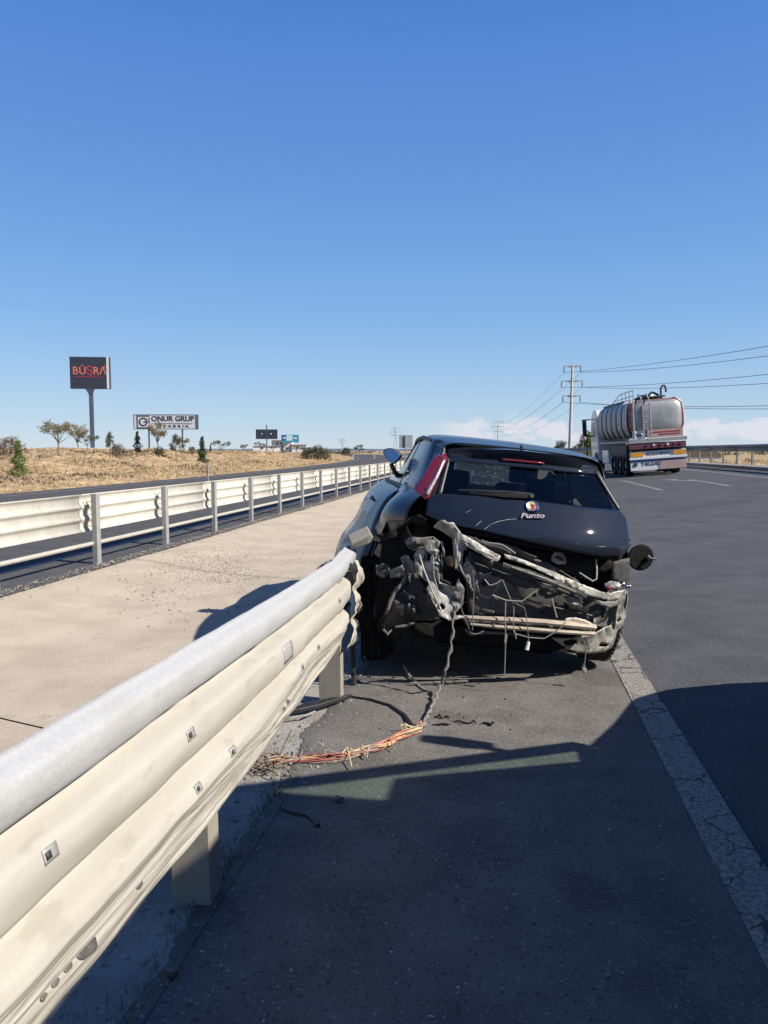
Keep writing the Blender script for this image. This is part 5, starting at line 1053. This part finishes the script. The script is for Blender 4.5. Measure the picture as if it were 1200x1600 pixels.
# chevron sign on the right
D = 92.0; px = D / 1200 * .99; X = ground_pt(911, D)
ch = empty('chevron_sign', (X, D, .7), (0, 0, -.1)); tag(ch, 'small red and white chevron sign pointing left behind the right guardrail', 'sign')
zc = 1.5 + (704 - 683.5) * px - .7
mb = MB(); mb.box((0, 0, zc), (9 * px, .04, 9 * px)); mb.build('panel', M['white'], ch)
c_ = px; mb = MB(); mb.prism([(-3 * c_, -.025, zc), (1 * c_, -.025, zc + 4 * c_), (3.4 * c_, -.025, zc + 4 * c_), (-.4 * c_, -.025, zc), (3.4 * c_, -.025, zc - 4 * c_), (1 * c_, -.025, zc - 4 * c_)], (0, -.02, 0)); mb.build('arrow', M['red'], ch)
mb = MB(); mb.box((0, .05, zc / 2 - .4), (.09, .06, zc + .8)); mb.build('post', M['galv_post'], ch)

# ------------------------------------------------------------------ power poles and cables
def pole(u, vt, D, label, name='power_pole', lean=0.0, arms=(1.3, 1.6, 1.35), hs_=(1.0, .845, .69)):
    px = D / 1200 * .99; X = ground_pt(u, D); zt_ = 1.5 + (704 - vt) * px; o = empty(name, (X, D, -.6)); tag(o, label, 'power pole'); H = zt_ + .6
    mb = MB(); mb.tube([(0, 0, 0), (lean * H * .5, 0, H * .5), (lean * H, 0, H)], [.30, .23, .16], 10); mb.build('shaft', M['pole_conc'], o, smooth=True)
    tips = []
    for a, hh in zip(arms, hs_):
        z = H - (1 - hh) * (H - .6) * 1.0 - .1; mb = MB(); xo = lean * z
        mb.box((xo, 0, z), (2 * a, .16, .16)); mb.box((xo, 0, z - .12), (a, .12, .10)); arm = mb.build('cross_arm', M['pole_conc'], o)
        for q in (-1, 1):
            ib = MB(); ib.lathe([(.02, 0), (.12, -.08), (.05, -.14), (.13, -.28), (.05, -.34), (.13, -.5), (.05, -.56), (.12, -.7), (.02, -.85)], (xo + q * (a - .08), 0, z - .08), 'z', 8); ib.build('insulator', M['cable'], arm)
            tips.append(Vector((X + xo + q * (a - .08), D, -.6 + z - .95)))
    return o, tips
po, tips = pole(890, 575, 120, 'tall steel power pole with three cross arms left of the tank truck', lean=.012)
po2, tips2 = pole(778, 658, 330, 'distant power pole with three cross arms above the roof of the wreck', arms=(1.9, 2.4, 2.0))
lv = ['top', 'middle', 'bottom']
ends = [((1200, 541), (1200, 556)), ((1200, 585), (1200, 599)), ((1200, 634), (1200, 639))]
for i in range(6):
    l_, s_ = lv[i // 2], ('left' if i % 2 == 0 else 'right')
    a = tips[i]; u, v = ends[i // 2][i % 2]; e = at(u, v, 77.0)
    # carried on past the frame to a pole nearer the road
    dirv = e - a; far_ = a + dirv * 1.9; pts = []
    for k in range(31):
        t = k / 30; p_ = a.lerp(far_, t); p_.z -= 4 * 1.1 * t * (1 - t) - 4 * 1.1 * (1 / 1.9) * (1 - 1 / 1.9) * t * 1.9 * (1 if t < .53 else 1); pts.append(p_)
    mb = MB(); mb.tube(pts, .028, 5); tag(mb.build('power_cable', M['cable'], smooth=True), f'{l_} cable running right from the tall power pole, {"upper" if i % 2 == 0 else "lower"} of its pair', 'cable', 'cables to the right of the tall power pole')
    b2 = tips2[i]; pts = []
    for k in range(25):
        t = k / 24; p_ = a.lerp(b2, t); p_.z -= 4 * 2.6 * t * (1 - t); pts.append(p_)
    mb = MB(); mb.tube(pts, .022, 4); tag(mb.build('power_cable', M['cable'], smooth=True), f'cable from the {s_} end of the {l_} cross arm to the distant power pole', 'cable', 'cables between the two power poles')
def pylon(u, vt, D, label, W0=3.2):
    px = D / 1200; X = ground_pt(u, D); H = 1.9 + (704 - vt) * px; o = empty('pylon', (X, D, -.4)); tag(o, label, 'pylon'); mb = MB()
    for sx, sy in ((-1, -1), (1, -1), (1, 1), (-1, 1)): mb.tube([(sx * W0 / 2, sy * W0 / 2, 0), (sx * .35, sy * .35, H * .8), (sx * .1, sy * .1, H)], .14, 4)
    for k in range(8):
        z0, z1 = H * k / 8 * .9, H * (k + 1) / 8 * .9; a0, a1 = lerp(W0 / 2, .35, min(1, z0 / (H * .8))), lerp(W0 / 2, .35, min(1, z1 / (H * .8)))
        for sg in (-1, 1): mb.tube([(sg * a0, -a0, z0), (-sg * a1, -a1, z1)], .07, 4); mb.tube([(-a0, sg * a0, z0), (-a1, -sg * a1, z1)], .07, 4)
    mb.build('lattice_tower', M['pylon'], o)
    for hh, a in ((.95, 3.4), (.82, 4.4), (.69, 3.6)):
        am = MB(); am.tube([(-a, 0, H * hh), (a, 0, H * hh)], .12, 4); am.tube([(-a, 0, H * hh), (0, 0, H * hh + 1.1), (a, 0, H * hh)], .08, 4)
        for q in (-1, 1): am.tube([(q * a * .97, 0, H * hh), (q * a * .97, 0, H * hh - 1.4)], .12, 4)
        am.build('cross_arm', M['pylon'], o)
pylon(618, 668, 560, 'faint lattice pylon just left of the plain road sign back'); pylon(535, 685, 760, 'faintest lattice pylon far off, left of the lone small tree')
# low far roof on the right beyond the rail, and rough ground below it
X = ground_pt(1088, 150); fb = empty('distant_shed', (X, 150, -1.4)); tag(fb, 'long brown curved-roof shed just above the right guardrail', 'building')
mb = MB(); rows = []
for k in range(9):
    a = PI * k / 8; rows.append([(-4.6 * math.cos(a), y, 1.7 + 1.6 * math.sin(a) ** .8) for y in (0, 20)])
mb.grid(rows); mb.add([r_[0] for r_ in rows], [tuple(range(9))]); mb.build('roof', M['leaf_brown'], fb); mb = MB(); mb.box((0, 10, .9), (9, 19.8, 1.9)); mb.build('wall', M['plaster'], fb)
mb = MB(); mb.grid([[(12.5 + cx(y) + 40 * t, y, lerp(.3, -.5, t) + .8 * fbm(t * 20, y * .2, 3)) for t in np.linspace(0, 1, 40)] for y in np.linspace(12, 120, 70)]); tag(mb.build('rough_field', M['earth'], smooth=True), kind='structure')

# ------------------------------------------------------------------ tank truck
ty = 34.5; tX = ground_pt(1031, ty); txr = tX - cx(ty)
tk = empty('tank_truck', (tX, ty, road_z(txr) + .01), (0, -math.atan(.075), math.radians(3.6)), 'YXZ'); tk.scale = (.96, .96, .96); tag(tk, 'silver tank truck with ribbed side driving away on the right lane', 'truck')
TL = 7.4
def ell(w, h, n=40, p=4.4): return [(w / 2 * abs(math.cos(a)) ** (2 / p) * math.copysign(1, math.cos(a)), h / 2 * abs(math.sin(a)) ** (2 / p) * math.copysign(1, math.sin(a))) for a in [2 * PI * k / n for k in range(n)]]
TZ = 2.62; TWd, THt = 2.36, 1.62
mb = MB(); mb.grid([[(x * s_, y, TZ + z * s_) for x, z in ell(TWd, THt)] for y, s_ in ((.10, .965), (.22, 1.0), (TL, 1.0), (TL + .15, .94), (TL + .22, .7))], close=True)
mb.build('tank', M['steel'], tk, smooth=True)
mb = MB(); rows = [[(x * s_, y, TZ + z * s_) for x, z in ell(TWd, THt)] for y, s_ in ((.10, .965), (.04, .93), (-.02, .8), (-.06, .5), (-.075, .2))]; mb.grid(rows, close=True); mb.add(rows[-1], [tuple(range(40))]); mb.build('tank_end', M['steel'], tk, smooth=True)
mb = MB(); pr = [Vector((x * .985, .06, TZ + z * .985)) for x, z in ell(TWd, THt)]; mb.tube(pr[-11:] + pr[:9], .022, 6); mb.build('reflective_edge', M['red'], tk)
mb = MB(); mb.tube([Vector((x * .93, -.01, TZ + z * .93)) for x, z in ell(TWd, THt)[5:14]], .012, 6); mb.build('reflective_edge', M['red'], tk)
mb = MB(); mb.tube(pr[13:25], .032, 6); mb.build('reflective_edge', M['red'], tk)
SP = [(-.86, 3.42, .84), (-1.10, 3.28, .84), (-1.22, 3.0, .84), (-1.245, 2.6, .84), (-1.235, 2.2, .80), (-1.12, 1.92, .55), (-1.0, 1.74, .30)]
for side in (-1, 1):
    for k in range(6):
        y0 = .22 + k * 1.2; mb = MB(); mb.grid([[(side * -x, y0 + .42 + w_ * (q - .5), z) for q in (0, .06, .5, .94, 1)] for x, z, w_ in SP]); mb.build('side_panel', M['tank_rib'], tk, smooth=True, solid=.06)
    mb = MB(); mb.grid([[(side * -x * .985, y, z) for y in (.2, TL)] for x, z, w_ in SP]); mb.build('side_recess', M['dark_steel'], tk, smooth=True)
mb = MB(); mb.box((0, TL / 2, TZ + THt / 2 + .08), (.9, TL * .98, .06)); mb.box((-.85, TL / 2 + 1.2, TZ + THt / 2 - .02), (.10, TL * .65, .22)); mb.build('catwalk', M['dark_steel'], tk)
mb = MB()
for xs_ in (-.6,):
    pts = [(xs_, y, TZ + THt / 2 + .52) for y in (1.6, TL * .6)]; mb.tube([(xs_, 1.6, TZ + THt / 2)] + pts + [(xs_, TL * .95, TZ + THt / 2 + .05)], .022, 5)
    for y in (2.4, 3.2, 4.0): mb.tube([(xs_, y, TZ + THt / 2), (xs_, y, TZ + THt / 2 + .52)], .02, 5)
    mb.tube([(xs_, 1.6, TZ + THt / 2 + .26), (xs_, TL * .75, TZ + THt / 2 + .26)], .018, 5)
mb.build('handrail', M['grey_deck'], tk)
mb = MB(); zt_ = TZ + THt / 2
mb.tube([(-.35, .5, zt_), (-.2, .4, zt_ + .16), (-.05, .4, zt_ + .30), (.1, .45, zt_ + .24), (.25, .4, zt_ + .14)], .05, 6); mb.tube([(.32, .3, zt_), (.32, .28, zt_ + .42), (.40, .28, zt_ + .55), (.48, .28, zt_ + .55), (.54, .28, zt_ + .42), (.54, .28, zt_ + .25)], .045, 6); mb.tube([(-.8, .8, zt_ - .05), (-.5, .6, zt_ + .18), (-.3, .6, zt_ + .16)], .05, 6); mb.build('hose', M['dark_steel'], tk, smooth=True)
for y in (1.2, 3.0, 4.8, 6.4):
    mb = MB(); mb.lathe([(0, .16), (.24, .16), (.26, .10), (.26, 0)], (0, y, zt_ + .05), 'z', 14); mb.build('hatch_cover', M['grey_deck'], tk)
# ladder at the rear left
mb = MB()
for x in (-.62, -.30): mb.tube([(x, -.16, 1.75), (x, -.16, zt_ - .15), (x - .05, .1, zt_ + .22), (x - .05, .5, zt_ + .2)], .028, 6)
for k in range(6): mb.tube([(-.62, -.16, 1.85 + k * .26), (-.30, -.16, 1.85 + k * .26)], .02, 5)
mb.tube([(-1.02, -.1, 1.7), (-1.02, -.1, zt_ - .35), (-.95, .0, zt_ + .05)], .04, 6); mb.build('ladder', M['grey_deck'], tk)
mb = MB(); mb.box((0, .12, 1.58), (2.5, .5, .16)); mb.box((0, TL / 2, 1.58), (2.46, TL, .10)); mb.build('deck', M['grey_deck'], tk)
mb = MB(); mb.box((.32, -.07, 1.86), (1.55, .04, .36)); mb.build('rear_board', M['pink_dust'], tk)
mb = MB(); mb.box((.35, -.095, 1.93), (1.3, .012, .05)); mb.box((.5, -.095, 1.82), (.9, .012, .05)); mb.build('board_stripe', M['red'], tk)
mb = MB(); mb.box((-.82, -.08, 1.86), (.55, .05, .36)); mb.build('notice_plate', M['white'], tk); mb = MB(); mb.box((-.82, -.11, 1.86), (.3, .01, .05), (0, .3, 0)); mb.box((-.8, -.11, 1.82), (.25, .01, .05), (0, -.2, 0)); mb.build('notice_mark', M['dark_steel'], tk)
mb = MB(); mb.box((0, .05, 1.34), (2.4, .3, .24)); mb.build('rear_crossmember', M['dark_red'], tk)
for x in (-.5, -.2, .1, .4, .7, .95):
    mb = MB(); mb.lathe([(0, -.03), (.06, -.02), (.06, 0)], (x, -.11, 1.36), 'y', 10); mb.build('tail_lamp', M['lens_dark'] if int(x * 10) % 2 else M['sign_grey'], tk)
mb = MB(); mb.box((0, .06, .98), (2.42, .12, .26)); mb.box((0, .03, .80), (2.5, .14, .11)); mb.box((0, .3, .55), (2.0, .3, .5)); mb.build('rear_bumper', M['truck_white'], tk, bevel=.01)
for x in (-.92, .92):
    mb = MB(); mb.box((x, -.02, .98), (.54, .05, .20)); mb.build('reflector', M['amber'], tk)
text('lettering', 'KOLUMAN', .17, M['dark_steel'], tk, (0, -.012, .98), (PI / 2, 0, 0), .006, .2, 1.25, bold=.001)
mb = MB(); mb.box((0, .05, .49), (2.42, .05, .46)); mb.build('mudflap', M['truck_white'], tk); mb = MB(); mb.box((.62, .018, .47), (1.18, .02, .40)); mb.build('mudflap_patch', M['pink_dust'], tk)
mb = MB(); mb.box((0, .015, .69), (2.42, .02, .06)); mb.build('mudflap_band', M['blue'], tk)
text('lettering', 'TALGAZ', .21, M['ink'], tk, (-.32, .012, .54), (PI / 2, 0, 0), .006, .2, 1.1, bold=.001)
mb = MB(); mb.lathe([(.03, .0), (.09, .0), (.09, .02), (.03, .02)], (-1.0, .0, .53), 'y', 12); mb.build('emblem', M['ink'], tk)
for y in (1.35, 2.65, 3.95, 8.3):
    for x in (-1.05, 1.05):
        wh = empty('wheel', (x, y, .52)); wh.parent = tk
        mb = MB(); mb.lathe([(.30, -.15), (.44, -.17), (.52, -.14), (.52, .14), (.44, .17), (.30, .15)], n=24); mb.build('tyre', M['rubber'], wh, smooth=True)
        mb = MB(); mb.lathe([(.05, -.06), (.16, -.10), (.30, -.05), (.31, .1)], n=16); mb.build('rim', M['grey_deck'], wh, smooth=True)
mb = MB(); mb.box((0, 4.4, 1.05), (.9, 8.4, .3)); mb.box((0, 2.6, 1.42), (2.3, 5.2, .06)); mb.box((0, .35, .95), (2.2, .3, .5)); mb.build('chassis', M['dark_steel'], tk)
for x in (-1.13, 1.13):
    mb = MB(); mb.box((x, 6.0, .85), (.12, 1.6, .7)); mb.build('side_guard', M['truck_white'], tk, bevel=.02)
    mb = MB(); mb.box((x * .97, 2.65, 1.15), (.2, 3.6, .5)); mb.build('mudguard', M['dark_steel'], tk)
cabp = [(7.72, .62), (7.72, 3.1), (7.95, 3.38), (8.7, 3.42), (9.35, 3.1), (9.75, 2.1), (9.85, 1.5), (9.85, .5), (8.9, .5), (8.8, .95), (8.3, 1.1), (7.85, .95)]
mb = MB(); mb.prism([(-1.23, y, z) for y, z in cabp], (2.46, 0, 0)); cab = mb.build('cab', M['truck_white'], tk, bevel=.05)
for x in (-1.245, 1.245):
    mb = MB(); mb.prism([(x, 8.5, 1.95), (x, 8.5, 2.75), (x, 9.3, 2.75), (x, 9.55, 1.95)], (.01, 0, 0)); mb.build('window', M['window_dark'], cab)
    mb = MB(); sg = math.copysign(1, x); mb.tube([(x, 9.4, 2.95), (x + sg * .32, 9.5, 2.95)], .035, 6); mb.tube([(x, 9.4, 2.0), (x + sg * .32, 9.5, 2.05)], .03, 6); mb.box((x + sg * .36, 9.5, 2.5), (.22, .14, .98)); mb.build('mirror', M['trim'], cab)
mb = MB(); mb.box((0, 9.78, 2.35), (2.1, .02, .8), (-.25, 0, 0)); mb.build('windscreen', M['window_dark'], cab)

# ------------------------------------------------------------------ van standing beside the photographer (only its shadow shows)
vn = empty('parked_van', (2.93, 4.74, .14)); tag(vn, 'parked van beside the viewer whose shadow covers the near asphalt', 'van')
st_ = [(0.02, .25, .80, .15), (-.04, .50, .90, .36), (-.14, .70, .97, .56), (-.35, .86, 1.02, .74), (-.8, .98, 1.06, .88), (-1.2, 1.02, 1.16, .94)]
def vsec(y, w, zt_, wt): return [(-w, y, .15), (-w, y, min(1.02, zt_ - .10)), (-wt, y, zt_ - .03), (-wt + .12, y, zt_), (wt - .12, y, zt_), (wt, y, zt_ - .03), (w, y, min(1.02, zt_ - .10)), (w, y, .15)]
mb = MB(); mb.grid([vsec(*q) for q in st_]); mb.add(vsec(*st_[0]), [tuple(range(8))]); mb.build('bonnet', M['van'], vn, smooth=True, solid=.01)
RF, RZ = -2.36, 2.52
mb = MB()
for s_ in (-1, 1):
    mb.grid([[(s_ * 1.02, y, .15), (s_ * 1.02, y, 1.12)] for y in (-1.2, -5.6)]); mb.grid([[(s_ * 1.02, y, 1.12), (s_ * .96, y, RZ - .08)] for y in (-3.5, -5.6)]); mb.grid([[(s_ * .985, y, 1.88), (s_ * .96, y, RZ - .08)] for y in (RF, -3.5)])
mb.grid([[(-.96, y, RZ - .08), (-.86, y, RZ), (.86, y, RZ), (.96, y, RZ - .08)] for y in (RF, -5.6)])
mb.add([(-1.02, -5.6, .15), (1.02, -5.6, .15), (1.02, -5.6, 1.12), (.96, -5.6, RZ - .08), (-.96, -5.6, RZ - .08), (-1.02, -5.6, 1.12)], [(0, 1, 2, 3, 4, 5)]); mb.grid([[(-1, y, .15), (1, y, .15)] for y in (-.2, -5.6)]); mb.build('body', M['van'], vn, solid=.012)
for s_ in (-1, 1):
    mb = MB(); mb.tube([(s_ * .97, -1.2, 1.14), (s_ * .93, RF, RZ - .06)], .05, 6); mb.build('pillar', M['van'], vn)
    mb = MB(); mb.add([(s_ * 1.0, -1.4, 1.13), (s_ * 1.0, -3.48, 1.13), (s_ * .98, -3.48, 1.87), (s_ * .965, -1.95, 1.87)], [(0, 1, 2, 3)]); mb.build('window_blocker', M['van'], vn)  # side windows closed with solid panels to keep light patches out of the shadow
    mb = MB(); mb.tube([(s_ * 1.0, -1.42, 1.42), (s_ * 1.12, -1.38, 1.5)], .03, 6); mb.box((s_ * 1.16, -1.36, 1.5), (.16, .10, .2)); mb.build('mirror', M['trim'], vn, bevel=.03)
    for y in (-.85, -4.5):
        mb = MB(); mb.lathe([(.2, -.1), (.33, -.1), (.34, 0), (.33, .1), (.2, .1), (.05, .06)], (s_ * .90, y, .22), 'x', 20); mb.build('wheel', M['rubber'], vn, smooth=True)
mb = MB(); mb.add([(-.92, -1.22, 1.17), (.92, -1.22, 1.17), (.9, RF + .02, RZ - .1), (-.9, RF + .02, RZ - .1)], [(0, 1, 2, 3)]); mb.build('windscreen', M['van_glass'], vn)
